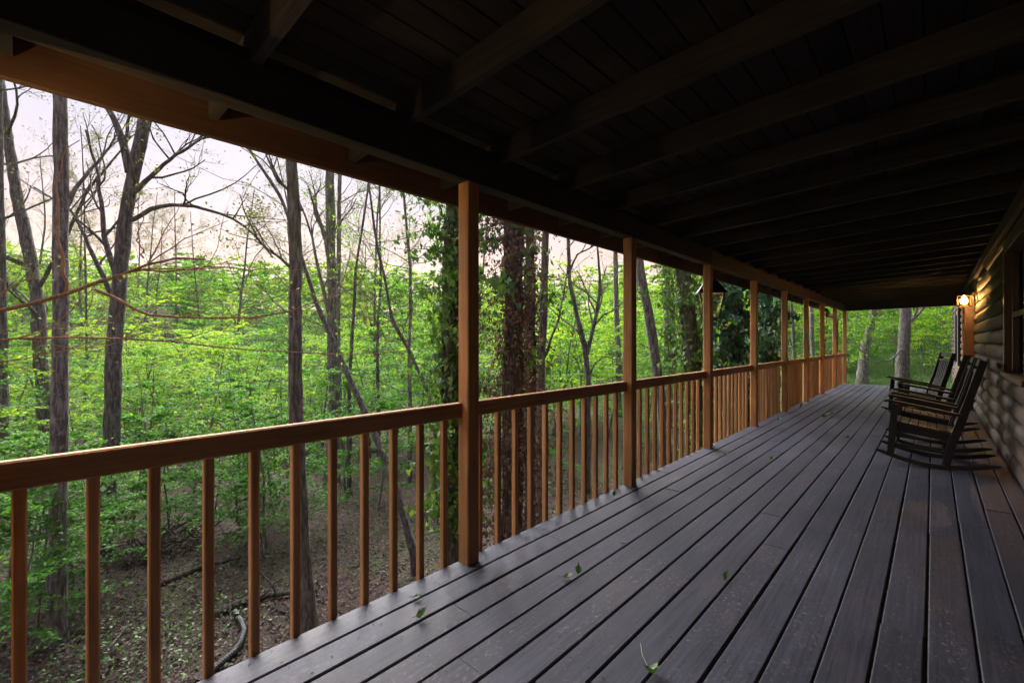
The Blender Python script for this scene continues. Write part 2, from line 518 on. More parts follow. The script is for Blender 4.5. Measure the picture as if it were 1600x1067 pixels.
def build_deck():
    mb = MB()
    for k in range(54):                                       # joists below the planks
        y = Y0 + .1 + k * .4
        mb.box(-2.0, .55, y, y + .038, -.25, -.034)
    mb.box(-2.044, -2.0, Y0, Y1, -.27, -.034)
    deck = hp(link('porch_deck', mb.mesh('porch_deck', [M['beam_dark']]), house))
    x = XP_OUT; nails = MB()
    k = 0
    while x < WALL_X - .08:
        w = .1475
        y = Y0 - random.uniform(0, 2.5)
        y = max(y, Y0)
        first = True
        while y < Y1 - .01:
            ln = random.choice([2.4, 3.0, 3.6, 4.2, 4.8]) if not first else random.uniform(1.2, 4.6)
            first = False
            y2 = min(Y1, y + ln)
            if Y1 - y2 < .8: y2 = Y1
            dx = random.uniform(-.0025, .0025); dz = random.uniform(-.0025, .0015)
            top = dz
            prof = [(x + dx, -.032), (x + dx + w, -.032), (x + dx + w, top - .005), (x + dx + w - .005, top), (x + dx + .005, top), (x + dx, top - .005)]
            prism('plank', prof, y + .0012, y2 - .0012, M['deck'], deck)
            y = y2
        for q in range(53):
            yy = Y0 + .12 + q * .4
            if yy < -.3 or yy > 12: continue
            for fx in (.026, .116):
                if random.random() < .3: continue
                cx, cy, r = x + fx + random.uniform(-.008, .008), yy + random.uniform(-.014, .014), .0058
                an = [i * math.pi / 3 for i in range(6)]
                v = [(cx + r * math.cos(t), cy + r * math.sin(t), .0012) for t in an]
                nails.add(v, [(0, 1, 2, 3), (0, 3, 4, 5)])
        x += PITCH; k += 1
    o = link('nail_heads', nails.mesh('nail_heads', [M['nail']]), deck)
    o['kind'] = 'stuff'


build_deck()


def build_railing():
    rl = part('porch_railing'); hp(rl)
    for y in POSTS:
        bar('post', XP_OUT, XP_IN, y, y + .089, -.0005, 2.2095, M['cedar_z'], rl, .006)
    for a, b in zip(POSTS[:-1], POSTS[1:]):
        bar('top_rail', -2.048 - .0005, -2.010, a + .0895, b - .0005, .843, .932, M['cedar_y'], rl, .006)
        for k in range(11):
            y = b - .105 - .166 * k + random.uniform(-.004, .004)
            bar('baluster', -2.088, -2.0505, y, y + .034, -.24, .842 + random.uniform(-.002, 0), M['cedar_z'], rl, .005)
        bar('nailer', -2.0885, -2.0505, a + .0895, b - .0005, .8425, .90, M['cedar_y'], rl, .004)
    return rl


build_railing()


def build_roof():
    mb = MB()
    # weather skin above the ceiling boards
    xa, xb = -2.60, 1.6
    za, zb = roof_z(xa) + .165, roof_z(xb) + .165
    mb.hexa([(xa, Y0 - .3, za), (xb, Y0 - .3, zb), (xa, Y1 + .25, za), (xb, Y1 + .25, zb),
             (xa, Y0 - .3, za + .03), (xb, Y0 - .3, zb + .03), (xa, Y1 + .25, za + .03), (xb, Y1 + .25, zb + .03)])
    roof = hp(link('porch_roof', mb.mesh('porch_roof', [M['roof']]), house))
    # beam in lengths that butt on posts
    ends = [Y0, POSTS[2] + .045, POSTS[5] + .045, POSTS[8] + .045, Y1]
    for i, (a, b) in enumerate(zip(ends[:-1], ends[1:])):
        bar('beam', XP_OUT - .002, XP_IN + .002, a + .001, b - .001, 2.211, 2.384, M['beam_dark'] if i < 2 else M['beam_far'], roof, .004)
    rys = [.62 + .69 * k for k in range(-7, 24) if .62 + .69 * k < Y1 - .15]
    for y in rys:
        y += random.uniform(-.012, .012)
        sag = random.uniform(-.006, .006)
        segs = np.linspace(-2.54, .575, 5)
        m = MB()
        for xa, xb in zip(segs[:-1], segs[1:]):
            ba = sag * math.sin((xa + 2.5) * 2.0); bb = sag * math.sin((xb + 2.5) * 2.0)
            m.hexa([(xa, y, roof_z(xa) + ba), (xb, y, roof_z(xb) + bb), (xa, y + .04, roof_z(xa) + ba), (xb, y + .04, roof_z(xb) + bb),
                    (xa, y, roof_z(xa) + .138), (xb, y, roof_z(xb) + .138), (xa, y + .04, roof_z(xa) + .138), (xb, y + .04, roof_z(xb) + .138)])
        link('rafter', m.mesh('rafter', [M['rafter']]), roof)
    for a, b in zip(rys[:-1], rys[1:]):
        bar('blocking', -2.0, -1.963, a + .056, b - .016, 2.386, 2.432, M['rafter'], roof, .003)
    x = -2.545
    while x < .56:
        z = roof_z(x + .06) + .1405
        prof = [(x, z + .004), (x + .004, z), (x + .117, z + .0058), (x + .121, z + .0098), (x + .121, z + .022), (x, z + .018)]
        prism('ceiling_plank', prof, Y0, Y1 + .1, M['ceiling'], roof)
        x += .126
    bar('fascia', -2.585, -2.547, Y0 - .3, 6.6, 2.275, 2.517, M['fascia'], roof, .004)
    bar('fascia', -2.585, -2.547, 6.602, Y1 + .25, 2.275, 2.517, M['fascia'], roof, .004)
    bar('ledger', .50, .545, Y0, Y1, 2.37, 2.50, M['beam_dark'], roof, .004)
    m = MB(); xa, xb = XP_IN + .004, .55
    m.hexa([(xa, Y1 - .095, 2.215), (xb, Y1 - .095, 2.26), (xa, Y1 - .006, 2.215), (xb, Y1 - .006, 2.26),
            (xa, Y1 - .095, roof_z(xa) + .139), (xb, Y1 - .095, roof_z(xb) + .139), (xa, Y1 - .006, roof_z(xa) + .139), (xb, Y1 - .006, roof_z(xb) + .139)])
    m.hexa([(-2.546, Y1 - .094, 2.386), (xa - .001, Y1 - .094, 2.386), (-2.546, Y1 - .007, 2.386), (xa - .001, Y1 - .007, 2.386),
            (-2.546, Y1 - .094, roof_z(-2.546) + .139), (xa - .001, Y1 - .094, roof_z(xa) + .138), (-2.546, Y1 - .007, roof_z(-2.546) + .139), (xa - .001, Y1 - .007, roof_z(xa) + .138)])
    link('end_beam', m.mesh('end_beam', [M['rafter']]), roof)
    # gutter pipe by the last post
    g = MB()
    pts = [(-2.55, 16.55, 2.32), (-2.52, 16.55, 2.20), (-2.35, 16.55, 2.06), (-2.16, 16.55, 1.98), (-2.12, 16.55, 1.9), (-2.12, 16.55, -.8)]
    g.tube(pts, .045, 10)
    link('downspout', g.mesh('downspout', [M['cedar_z']], True), roof)


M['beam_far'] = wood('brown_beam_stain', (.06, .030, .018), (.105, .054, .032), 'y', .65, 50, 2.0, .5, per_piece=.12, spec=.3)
build_roof()


def build_wall():
    mb = MB()
    WY1 = 26.0
    holes = [(5.30, 6.86, .93, 2.27), (12.02, 13.1, -.1, 2.2), (17.6, 20.4, .6, 2.2)]
    mb.box(WALL_X + .17, WALL_X + .25, Y0, WY1, -.9, 2.9)               # sheathing behind the logs
    mb.box(WALL_X + .02, WALL_X + 5, WY1 - .2, WY1, -.9, 2.9)
    mb.box(WALL_X + .02, WALL_X + 5, Y0, Y0 + .2, -.9, 2.9)
    wall = hp(link('log_wall', mb.mesh('log_wall', [M['dark_room']]), house))
    f = MB(); f.box(WALL_X + .02, WALL_X + .15, Y0, WY1, -3.6, -.06)
    hp(link('foundation', f.mesh('foundation', [M['foundation']]), house))
    ph = .178
    for c in range(-4, 15):
        z0 = c * ph + .01
        if c < 0: y_lo = Y1 + .02
        else: y_lo = Y0
        spans = [(y_lo, WY1)]
        for (a, b, h0, h1) in holes:
            if z0 + ph > h0 + .02 and z0 < h1 - .02:
                ns = []
                for s, e in spans:
                    if e <= a or s >= b: ns.append((s, e))
                    else:
                        if a > s: ns.append((s, a))
                        if b < e: ns.append((b, e))
                spans = ns
        for s, e in spans:
            y = s
            while y < e - .01:
                y2 = min(e, y + random.uniform(2.6, 5.0))
                if e - y2 < .7: y2 = e
                bul = random.uniform(.050, .060)
                an = np.linspace(-math.pi / 2, math.pi / 2, 11)
                prof = [(WALL_X + .005 - bul * math.cos(t) ** .75, z0 + ph / 2 + (ph / 2 - .001) * math.sin(t)) for t in an]
                prof += [(WALL_X + .06, z0 + ph - .001), (WALL_X + .06, z0 + .001)]
                prism('log', prof, y + .001, y2 - .001, M['log'], wall, smooth=True)
                y = y2
    # near window
    y0, y1, z0, z1 = 5.30, 6.86, .93, 2.27
    w = part('window'); hp(w)
    for nm, a in (('casing', (WALL_X - .075, WALL_X + .05, y1 - .09, y1 - .001, z0 + .05, z1 - .001)), ('casing', (WALL_X - .075, WALL_X + .05, y0 + .001, y0 + .09, z0 + .05, z1 - .001)),
                  ('casing', (WALL_X - .077, WALL_X + .05, y0 + .091, y1 - .091, z1 - .09, z1 - .002)), ('sill', (WALL_X - .095, WALL_X + .05, y0 + .001, y1 - .001, z0 + .002, z0 + .048)),
                  ('sash', (WALL_X - .02, WALL_X + .03, y1 - .15, y1 - .092, z0 + .05, z1 - .092)), ('sash', (WALL_X - .02, WALL_X + .03, y0 + .092, y0 + .15, z0 + .05, z1 - .092)),
                  ('sash', (WALL_X - .018, WALL_X + .03, y0 + .151, y1 - .151, z0 + .60, z0 + .65))):
        bar(nm, *a, M['trim'], w)
    bar('pane', WALL_X + .035, WALL_X + .04, y0 + .08, y1 - .08, z0 + .05, z1 - .08, M['pane'], w, .0005)
    # door at the far end, deep casing
    d = part('door'); hp(d)
    bar('casing', WALL_X - .165, WALL_X + .05, 12.021, 12.12, .001, 2.199, M['trim'], d)
    bar('casing', WALL_X - .165, WALL_X + .05, 13.0, 13.099, .001, 2.199, M['cedar_z'], d)
    bar('lintel', WALL_X - .163, WALL_X + .05, 12.122, 12.998, 2.1, 2.198, M['cedar_y'], d)
    bar('door_leaf', WALL_X + .0, WALL_X + .045, 12.124, 12.996, .003, 2.097, M['trim'], d)
    bar('handle', WALL_X - .05, WALL_X - .003, 12.2, 12.23, .95, 1.08, M['black_metal'], d)
    # far window with dark shutters
    w2 = part('window'); hp(w2)
    for a, b in ((17.602, 18.25), (19.75, 20.398)):
        bar('shutter', WALL_X - .10, WALL_X + .04, a, b, .601, 2.199, M['black_poly'], w2)
    bar('casing', WALL_X - .085, WALL_X + .04, 18.252, 19.748, 2.1, 2.198, M['trim'], w2)
    bar('sill', WALL_X - .085, WALL_X + .04, 18.252, 19.748, .602, .66, M['trim'], w2)
    bar('pane', WALL_X + .02, WALL_X + .025, 18.252, 19.748, .662, 2.098, M['pane'], w2, .0005)


build_wall()


# ------------------------------------------------------------------ lanterns
def wall_lantern(y, label, power):
    e = empty('wall_lantern', (WALL_X - .05, y, 2.02))
    tag(e, label, 'lantern', 'warm porch lanterns on the log wall')
    zc = .06
    cx = -.145
    m = MB(); m.tube([(-.002, 0, .02), (-.028, 0, .02)], [.062, .055], 14); m.tube([(-.028, 0, .02), (-.03, 0, .02)], [.055, .001], 14)
    link('backplate', m.mesh('backplate', [M['bronze']], True), e)
    m = MB(); m.tube([(-.02, 0, .03), (-.04, 0, .09), (-.08, 0, .17), (-.12, 0, .185), (cx, 0, .17), (cx, 0, .14)], .009, 8)
    link('arm', m.mesh('arm', [M['bronze']], True), e)
    m = MB(); m.tube([(cx, 0, .15), (cx, 0, .145), (cx, 0, .12), (cx, 0, .095), (cx, 0, .09)], [.01, .035, .085, .098, .098], 18)
    link('cap', m.mesh('cap', [M['bronze']], True), e)
    m = MB()
    for k in range(6):
        t = k * math.pi / 3 + .3
        c, s = math.cos(t), math.sin(t)
        m.tube([(cx + .094 * c, .094 * s, .09), (cx + .094 * c, .094 * s, -.10)], .0045, 5)
    for z in (-.10, -.005, .088):
        t = np.linspace(0, 2 * math.pi, 19)
        m.tube(np.stack([cx + .094 * np.cos(t), .094 * np.sin(t), np.full(19, z)], -1), .0055, 5)
    link('cage', m.mesh('cage', [M['bronze']], True), e)
    m = MB(); m.tube([(cx, 0, .085), (cx, 0, -.095)], [.082, .082], 18)
    link('glass', m.mesh('glass', [M['lantern_glass']], True), e)
    m = MB(); m.tube([(cx, 0, .085), (cx, 0, .05), (cx, 0, .04), (cx, 0, .0), (cx, 0, -.035), (cx, 0, -.055), (cx, 0, -.06)], [.014, .016, .03, .05, .046, .02, .001], 14)
    link('bulb', m.mesh('bulb', [M['bulb']], True), e)
    ld = bpy.data.lights.new('bulb_light', 'POINT')
    ld.energy = power; ld.color = (1.0, .52, .17); ld.shadow_soft_size = .05
    lo = bpy.data.objects.new('bulb_light', ld); COL.objects.link(lo); lo.parent = e; lo.location = (cx, 0, -.01)


wall_lantern(11.5, 'small lit caged lantern glowing orange on the log wall beyond the rocking chairs', 55)


def hanging_lantern(y, label, power):
    e = empty('hanging_lantern', (-2.09, y, 2.21))
    tag(e, label, 'lantern', 'black lanterns hanging under the porch beam')
    e.rotation_euler = (0, 0, .5)
    m = MB(); m.tube([(0, 0, -.001), (0, 0, -.02), (0, 0, -.13)], [.045, .012, .008], 10)
    link('stem', m.mesh('stem', [M['black_metal']], True), e)

    def frus(a, b, z0, z1):
        return [(-a, -a, z0), (a, -a, z0), (-a, a, z0), (a, a, z0), (-b, -b, z1), (b, -b, z1), (-b, b, z1), (b, b, z1)]
    m = MB(); m.hexa(frus(.165, .075, -.30, -.165)); m.hexa(frus(.078, .045, -.163, -.13)); m.hexa(frus(.17, .17, -.318, -.302))
    link('hood', m.mesh('hood', [M['black_metal']]), e)
    m = MB()
    for sx in (-1, 1):
        for sy in (-1, 1):
            m.tube([(sx * .142, sy * .142, -.315), (sx * .085, sy * .085, -.62)], .009, 4)
    m.hexa(frus(.05, .098, -.66, -.62)); m.hexa(frus(.015, .03, -.70, -.662))
    link('frame', m.mesh('frame', [M['black_metal']]), e)
    for sx, sy in ((1, 0), (-1, 0), (0, 1), (0, -1)):
        m = MB()
        px, py = -sy, sx
        a, b = .134, .08
        m.add([(sx * a + px * a, sy * a + py * a, -.318), (sx * a - px * a, sy * a - py * a, -.318), (sx * b - px * b, sy * b - py * b, -.618), (sx * b + px * b, sy * b + py * b, -.618)], [(0, 1, 2, 3)])
        link('pane', m.mesh('pane', [M['lantern_glass']]), e)
    m = MB(); m.tube([(0, 0, -.62), (0, 0, -.5)], .02, 8); m.tube([(0, 0, -.5), (0, 0, -.46), (0, 0, -.41), (0, 0, -.40)], [.014, .03, .02, .001], 10, 1)
    link('lamp_holder', m.mesh('lamp_holder', [M['grey_box'], M['dim_bulb']], True), e)
    ld = bpy.data.lights.new('bulb_light', 'POINT')
    ld.energy = power; ld.color = (1.0, .58, .24); ld.shadow_soft_size = .04
    lo = bpy.data.objects.new('bulb_light', ld); COL.objects.link(lo); lo.parent = e; lo.location = (0, 0, -.45)


hanging_lantern(5.99, 'large black four-sided lantern hanging under the beam behind the third post', 1.0)
hanging_lantern(POSTS[2] - .38, 'lit black lantern hanging under the beam just outside the left edge', 14)


def small_fittings():
    b = POSTS[8] + .0
    m = MB(); m.box(-.03, .04, -.028, -.001, -.07, .07); m.box(-.02, .03, -.032, -.0285, -.03, .055)
    o = link('meter_box', m.mesh('meter_box', [M['grey_box']]), None, (-2.0, POSTS[8] - .0005, 1.40))
    tag(o, 'small grey plastic box fixed to the sixth porch post', 'box')
    e = empty('wind_chime', (-2.01, POSTS[9] + .5, 2.209))
    tag(e, 'dark wind chime hanging under the beam between far posts', 'wind chime')
    m = MB(); m.tube([(0, 0, 0), (0, 0, -.10)], .003, 4)
    link('cord', m.mesh('cord', [M['black_metal']]), e)
    m = MB(); m.tube([(0, 0, -.08), (0, 0, -.10), (0, 0, -.16), (0, 0, -.165)], [.01, .06, .10, .01], 12)
    link('top_bell', m.mesh('top_bell', [M['black_metal']], True), e)
    for k in range(6):
        t = k * math.pi / 3
        m = MB(); x, y = .075 * math.cos(t), .075 * math.sin(t)
        m.tube([(x, y, -.165), (x, y, -.28 - .04 * k)], .011, 6)
        link('chime', m.mesh('chime', [M['black_metal']], True), e)


small_fittings()


# ------------------------------------------------------------------ rocking chairs
def rocking_chair(loc, rz, label):
    e = empty('rocking_chair', loc, rz)
    tag(e, label, 'rocking chair', 'black rocking chairs along the log wall')
    bp, st = M['black_poly'], M['seat_lit']
    HW = .29

    def rock_z(x): return .098 * ((x - .03) / .46) ** 2

    def slab(name, pts, thick, y0, y1, mat=bp):
        """a board in the x-z plane: pts centre line, thick per point, between y0 and y1"""
        p = np.array(pts, float); t = np.gradient(p, axis=0); t /= np.linalg.norm(t, axis=1)[:, None]
        nrm = np.stack([-t[:, 1], t[:, 0]], -1); th = np.broadcast_to(np.asarray(thick, float), (len(p),))[:, None] / 2
        up, dn = p + nrm * th, p - nrm * th
        v, f = [], []
        for a, b in zip(up, dn):
            v += [(a[0], y0, a[1]), (a[0], y1, a[1]), (b[0], y1, b[1]), (b[0], y0, b[1])]
        n = len(p)
        for i in range(n - 1):
            for k in range(4):
                f.append((4 * i + k, 4 * i + (k + 1) % 4, 4 * i + 4 + (k + 1) % 4, 4 * i + 4 + k))
        f += [(3, 2, 1, 0), (4 * n - 4, 4 * n - 3, 4 * n - 2, 4 * n - 1)]
        m = MB(); m.add(v, f)
        return link(name, m.mesh(name, [mat]), e)
    for s in (-1, 1):
        yc = s * HW
        xs = np.linspace(-.46, .475, 17)
        th = np.array([.016, .034] + [.042] * 13 + [.034, .014])
        slab('rocker', [(x, rock_z(x) + t / 2 + .0005) for x, t in zip(xs, th)], th, yc - .018, yc + .018)
        slab('front_leg', [(-.335, .10), (-.30, .625)], .058, yc - .02, yc + .02)
        slab('rear_post', [(.095, .045), (.135, .25), (.20, .48), (.36, 1.10)], [.062, .066, .066, .056], yc - .021 + s * .0, yc + .021)
        slab('arm', [(-.385, .652), (-.36, .659), (-.1, .615), (.15, .567), (.205, .556)], [.018, .026, .024, .024, .022], yc - .045 + s * .022, yc + .045 + s * .022)
        slab('seat_rail', [(-.315, .385), (-.1, .352), (.145, .315)], [.075, .082, .075], yc - .042 if s > 0 else yc + .0215, yc - .0215 if s > 0 else yc + .042)
        slab('stretcher', [(-.32, .20), (.115, .165)], .028, yc - .011, yc + .011)
    for k in range(7):
        x = -.335 + k * .073
        z = .438 - .165 * (x + .335) + .10 * (x + .335) * (x - .12)
        slab('seat_slat', [(x, z), (x + .066, z - .011 - .0)], .02, -.245, .245, st)
    slab('front_apron', [(-.342, .34), (-.335, .42)], .022, -.265, .265)
    for x, z in ((-.32, .17), (.12, .20)):
        slab('cross_stretcher', [(x - .012, z), (x + .012, z)], .03, -.268, .268)

    def back(z): return .20 + (z - .48) * (.16 / .62) - .004
    slab('head_rail', [(back(1.035), 1.035), (back(1.10), 1.10)], .024, -.268, .268)
    slab('upper_rail', [(back(.965), .965), (back(1.0), 1.0)], .024, -.268, .268)
    slab('lower_rail', [(back(.40), .40), (back(.45), .45)], .024, -.268, .268)
    for k in range(6):
        y = -.205 + k * .082
        slab('back_slat', [(back(.452) - .006, .452), (back(.7) + .012, .7), (back(.963), .963)], .014, y - .027, y + .027)
    return e


rocking_chair((0, 6.62, 0), 0, 'nearest black rocking chair, large in front of the others by the log wall')
rocking_chair((0.0, 7.60, 0), math.radians(1), 'second black rocking chair from the camera, close behind the nearest')
rocking_chair((0.0, 9.2, 0), math.radians(-1), 'third black rocking chair, farther along the log wall')
rocking_chair((-.17, 10.30, 0), math.radians(13), 'farthest black rocking chair, pulled forward and turned toward the railing')


# ------------------------------------------------------------------ leaves dropped on the planks
def fallen_leaf(px, py, size, rz, curl, label, stem=False):
    d = CAM_Z * FPX / (py - 534)
    p = P(px, py, d)
    n = 7
    out = [(0, 0), (.12, .20), (.30, .42), (.42, .30), (.62, .34), (.78, .14), (1, 0)]
    m = MB(); v = []; f = []
    for i, (t, w) in enumerate(out):
        z = .004 + curl * size * (t - .3) ** 2
        for s in (-1, -.5, 0, .5, 1):
            v.append(((t - .4) * size, s * w * size, z + abs(s) * w * size * .7 * curl))
    for i in range(n - 1):
        for k in range(4):
            f.append((5 * i + k, 5 * i + k + 1, 5 * i + 6 + k, 5 * i + 5 + k))
    m.add(v, f, 0, np.full(len(v), random.random()))
    e = link('fallen_leaf', m.mesh('fallen_leaf', [M['fallen'], M['fallen']], True), None, (p[0], p[1], .004))
    e.rotation_euler = (0, 0, rz)
    tag(e, label, 'leaf', 'green leaves dropped on the deck')
    m = MB(); L = size * (1.6 if stem else .35)
    m.tube([(-.4 * size, 0, .006 + curl * size * .09), (-.4 * size - L * .5, .1 * L, .012), (-.4 * size - L, .3 * L, .022 if stem else .006)], .0016, 4)
    link('stalk', m.mesh('stalk', [M['fallen']]), e)


for a in [
    (886, 906, .085, .4, 1.2, 'broad green leaf, left of the touching pair on the deck planks'),
    (904, 900, .075, 2.2, 2.2, 'upturned green leaf, right of the touching pair on the deck planks'),
    (657, 968, .07, 1.0, 2.4, 'curled green leaf on the second plank near the first post'),
    (651, 938, .075, .6, 1.0, 'flat green leaf lying across the edge plank near the first post'),
    (960, 778, .08, 2.0, 2.0, 'folded green leaf near the foot of the second post'),
    (975, 852, .05, .2, 1.2, 'small green leaf alone in the middle of the near deck'),
    (1134, 908, .06, 1.4, 2.4, 'upright green leaf standing in a gap mid deck'),
    (1141, 765, .06, .2, .8, 'small pale leaf on the deck across from the second post'),
    (1113, 698, .11, .5, 1.0, 'dark leaf at the foot of the third post'),
    (1133, 711, .09, 3.0, .8, 'light green leaf just in front of the third post'),
    (1206, 719, .09, 1.2, 1.2, 'small leaf on planks between third post and chairs'),
    (1217, 659, .11, 1.8, 2.2, 'brown-green leaf beside the fourth post'),
    (1289, 653, .16, .3, 1.6, 'largest green leaf cluster on the far deck'),
    (1300, 647, .12, 2.6, 1.0, 'dark leaf beyond the large leaf cluster on the far deck'),
    (1252, 637, .12, 1.5, 2.0, 'far leaf beside the fifth post'),
    (1325, 685, .10, .9, 1.2, 'dark leaf on the far deck in line with the rocking chairs'),
]:
    fallen_leaf(a[0], a[1], a[2] * .7, *a[3:])
fallen_leaf(1018, 1056, .075, -.6, 1.6, 'green leaf with a long stalk at the bottom edge of the deck', True)


def deck_debris():
    """crumbs of bark, bud scales and leaf bits lying on the planks, thicker along the rail and the wall"""
    rng = np.random.default_rng(4)
    n = 900
    x = np.where(rng.random(n) < .45, -2.03 + rng.exponential(.18, n), rng.uniform(-2.0, .5, n))
    x = np.where(rng.random(n) < .15, .52 - rng.exponential(.08, n), x)
    y = rng.uniform(.2, 15, n)
    k = (x > -2.04) & (x < .53)
    c = np.stack([x, y, np.full(n, .004)], -1)[k]
    m = MB(); m.leaves(c, .013, 0, 2.5, None, rng, None, .5)
    o = link('deck_debris', m.mesh('deck_debris', [M['litter']]))
    tag(o, 'tiny brown crumbs and bud scales strewn over the deck planks', 'debris', kind='stuff')


deck_debris()


# ------------------------------------------------------------------ trees
def wander(start, d, length, nseg, wob, up, rng):
    d = np.array(d, float); d /= np.linalg.norm(d)
    p = [np.array(start, float)]; st = length / nseg
    for _ in range(nseg):
        d = d + rng.normal(size=3) * wob; d[2] += up
        d /= np.linalg.norm(d)
        p.append(p[-1] + d * st)
    return np.array(p)


def resample(pts, n):
    pts = np.asarray(pts, float)
    seg = np.concatenate([[0], np.cumsum(np.linalg.norm(np.diff(pts, axis=0), axis=1))])
    t = np.linspace(0, seg[-1], n)
    out = np.stack([np.interp(t, seg, pts[:, k]) for k in range(3)], -1)
    for _ in range(2):
        out[1:-1] = (out[:-2] + 2 * out[1:-1] + out[2:]) / 4
    return out


def limb(wood_mb, crown_mb, tips, start, d, length, r, level, rng, kids, up=.06, wob=.16, spread=.9):
    p = wander(start, d, length, 6 if level < 2 else 4, wob, up, rng)
    n = len(p)
    rr = np.linspace(r, r * .35, n)
    tgt = wood_mb if level < 2 else crown_mb
    tgt.tube(p, rr, 6 if level < 1 else (5 if level < 2 else 3), 0)
    if level >= 3 or r < .0025:
        tips.append(p[1:]); return
    for k in range(kids[level]):
        t = rng.uniform(.25, 1.0)
        i = min(n - 2, int(t * (n - 1)))
        base = p[i] + (p[i + 1] - p[i]) * (t * (n - 1) - i)
        ax = p[i + 1] - p[i]; ax /= np.linalg.norm(ax)
        side = rng.normal(size=3); side -= ax * side.dot(ax); side /= np.linalg.norm(side) + 1e-9
        dd = ax + side * rng.uniform(.5, 1.0) * spread
        limb(wood_mb, crown_mb, tips, base, dd, length * rng.uniform(.35, .6), rr[i] * rng.uniform(.4, .6), level + 1, rng, kids, up, wob, spread)


def tree(name, label, path, r0, bk, seed, top_z=13., n_limbs=14, first=.3, limb_len=3.0, kids=(4, 4, 3), leaf=None, leaf_n=3, leaf_size=.05, limbs=(), group=None, flare=1.5, cat='tree', r_top=.35, twig_spread=.9, droop=.04):
    """path: points (px, py, depth) from the foot up; the foot is set down on the ground"""
    rng = np.random.default_rng(seed)
    pts = [P(*q) for q in path]
    b = pts[0].copy(); b[2] = float(ground_z(b[0], b[1])) - .12
    if pts[0][2] - b[2] > .3: pts = [b] + pts
    else: pts[0] = b
    if pts[-1][2] < top_z:
        d = pts[-1] - pts[-2]; d /= np.linalg.norm(d); d[2] = max(d[2], .7); d /= np.linalg.norm(d)
        pts.append(pts[-1] + d * (top_z - pts[-1][2]) / d[2] + np.array([rng.normal() * .3, rng.normal() * .3, 0]))
    NR = 70
    p = resample(pts, NR)
    jit = np.cumsum(rng.normal(size=(NR - 4, 2)) * .008 * (r0 / .12), 0)
    p[3:-1, :2] += jit * .7
    h = (p[:, 2] - p[0, 2])
    rr = r0 * (1 - (1 - r_top) * np.linspace(0, 1, NR) ** 1.1)
    rr = rr * (1 + .05 * np.convolve(rng.normal(size=NR + 4), np.ones(5) / 2.2, 'valid'))
    rr = rr * (1 + (flare - 1) * np.exp(-h / (r0 * 3.5)))
    root = empty(name, tuple(p[0] + np.array([0, 0, .12])))
    tag(root, label, cat, group)
    off = p[0] + np.array([0, 0, .12])
    W, C, tips = MB(), MB(), []
    W.tube(p - off, rr, 16, 0, .045, rng)
    for q in limbs:
        lp = resample([P(*k) for k in q[0]], 14)
        lp[1:] += np.cumsum(rng.normal(size=(13, 3)) * .012, 0)
        lr = np.linspace(q[1], q[1] * .3, 14)
        W.tube(lp - off, lr, 7, 0, .04, rng)
        for k in range(q[2]):
            i = rng.integers(3, 13)
            ax = lp[i] - lp[i - 1]; ax /= np.linalg.norm(ax)
            s = rng.normal(size=3); s[2] = abs(s[2]) * .7; s /= np.linalg.norm(s)
            limb(W, C, tips, lp[i] - off, ax + s * .9, q[3] * rng.uniform(.5, 1.1), lr[i] * .6, 1, rng, kids, droop, .17, twig_spread)
    for k in range(n_limbs):
        t = rng.uniform(first, .98); i = int(t * (NR - 1))
        a = rng.uniform(0, 2 * math.pi)
        d = np.array([math.cos(a), math.sin(a), rng.uniform(.25, .9)])
        limb(W, C, tips, p[i] - off, d, limb_len * rng.uniform(.5, 1.15) * (1.15 - .5 * t), rr[i] * rng.uniform(.22, .4), 0, rng, kids, droop, .15, twig_spread)
    link('trunk', W.mesh('trunk', [bk], True), root)
    if tips:
        tp = np.concatenate(tips)
        if leaf is not None and leaf_n:
            c = np.repeat(tp, leaf_n, 0) + rng.normal(size=(len(tp) * leaf_n, 3)) * leaf_size * 1.2
            keep = rng.random(len(c)) < .8
            C.leaves(c[keep], leaf_size, 1, .5, None, rng)
        link('crown', C.mesh('crown', [bk, leaf or bk]), root)
    return root, p, rr, off


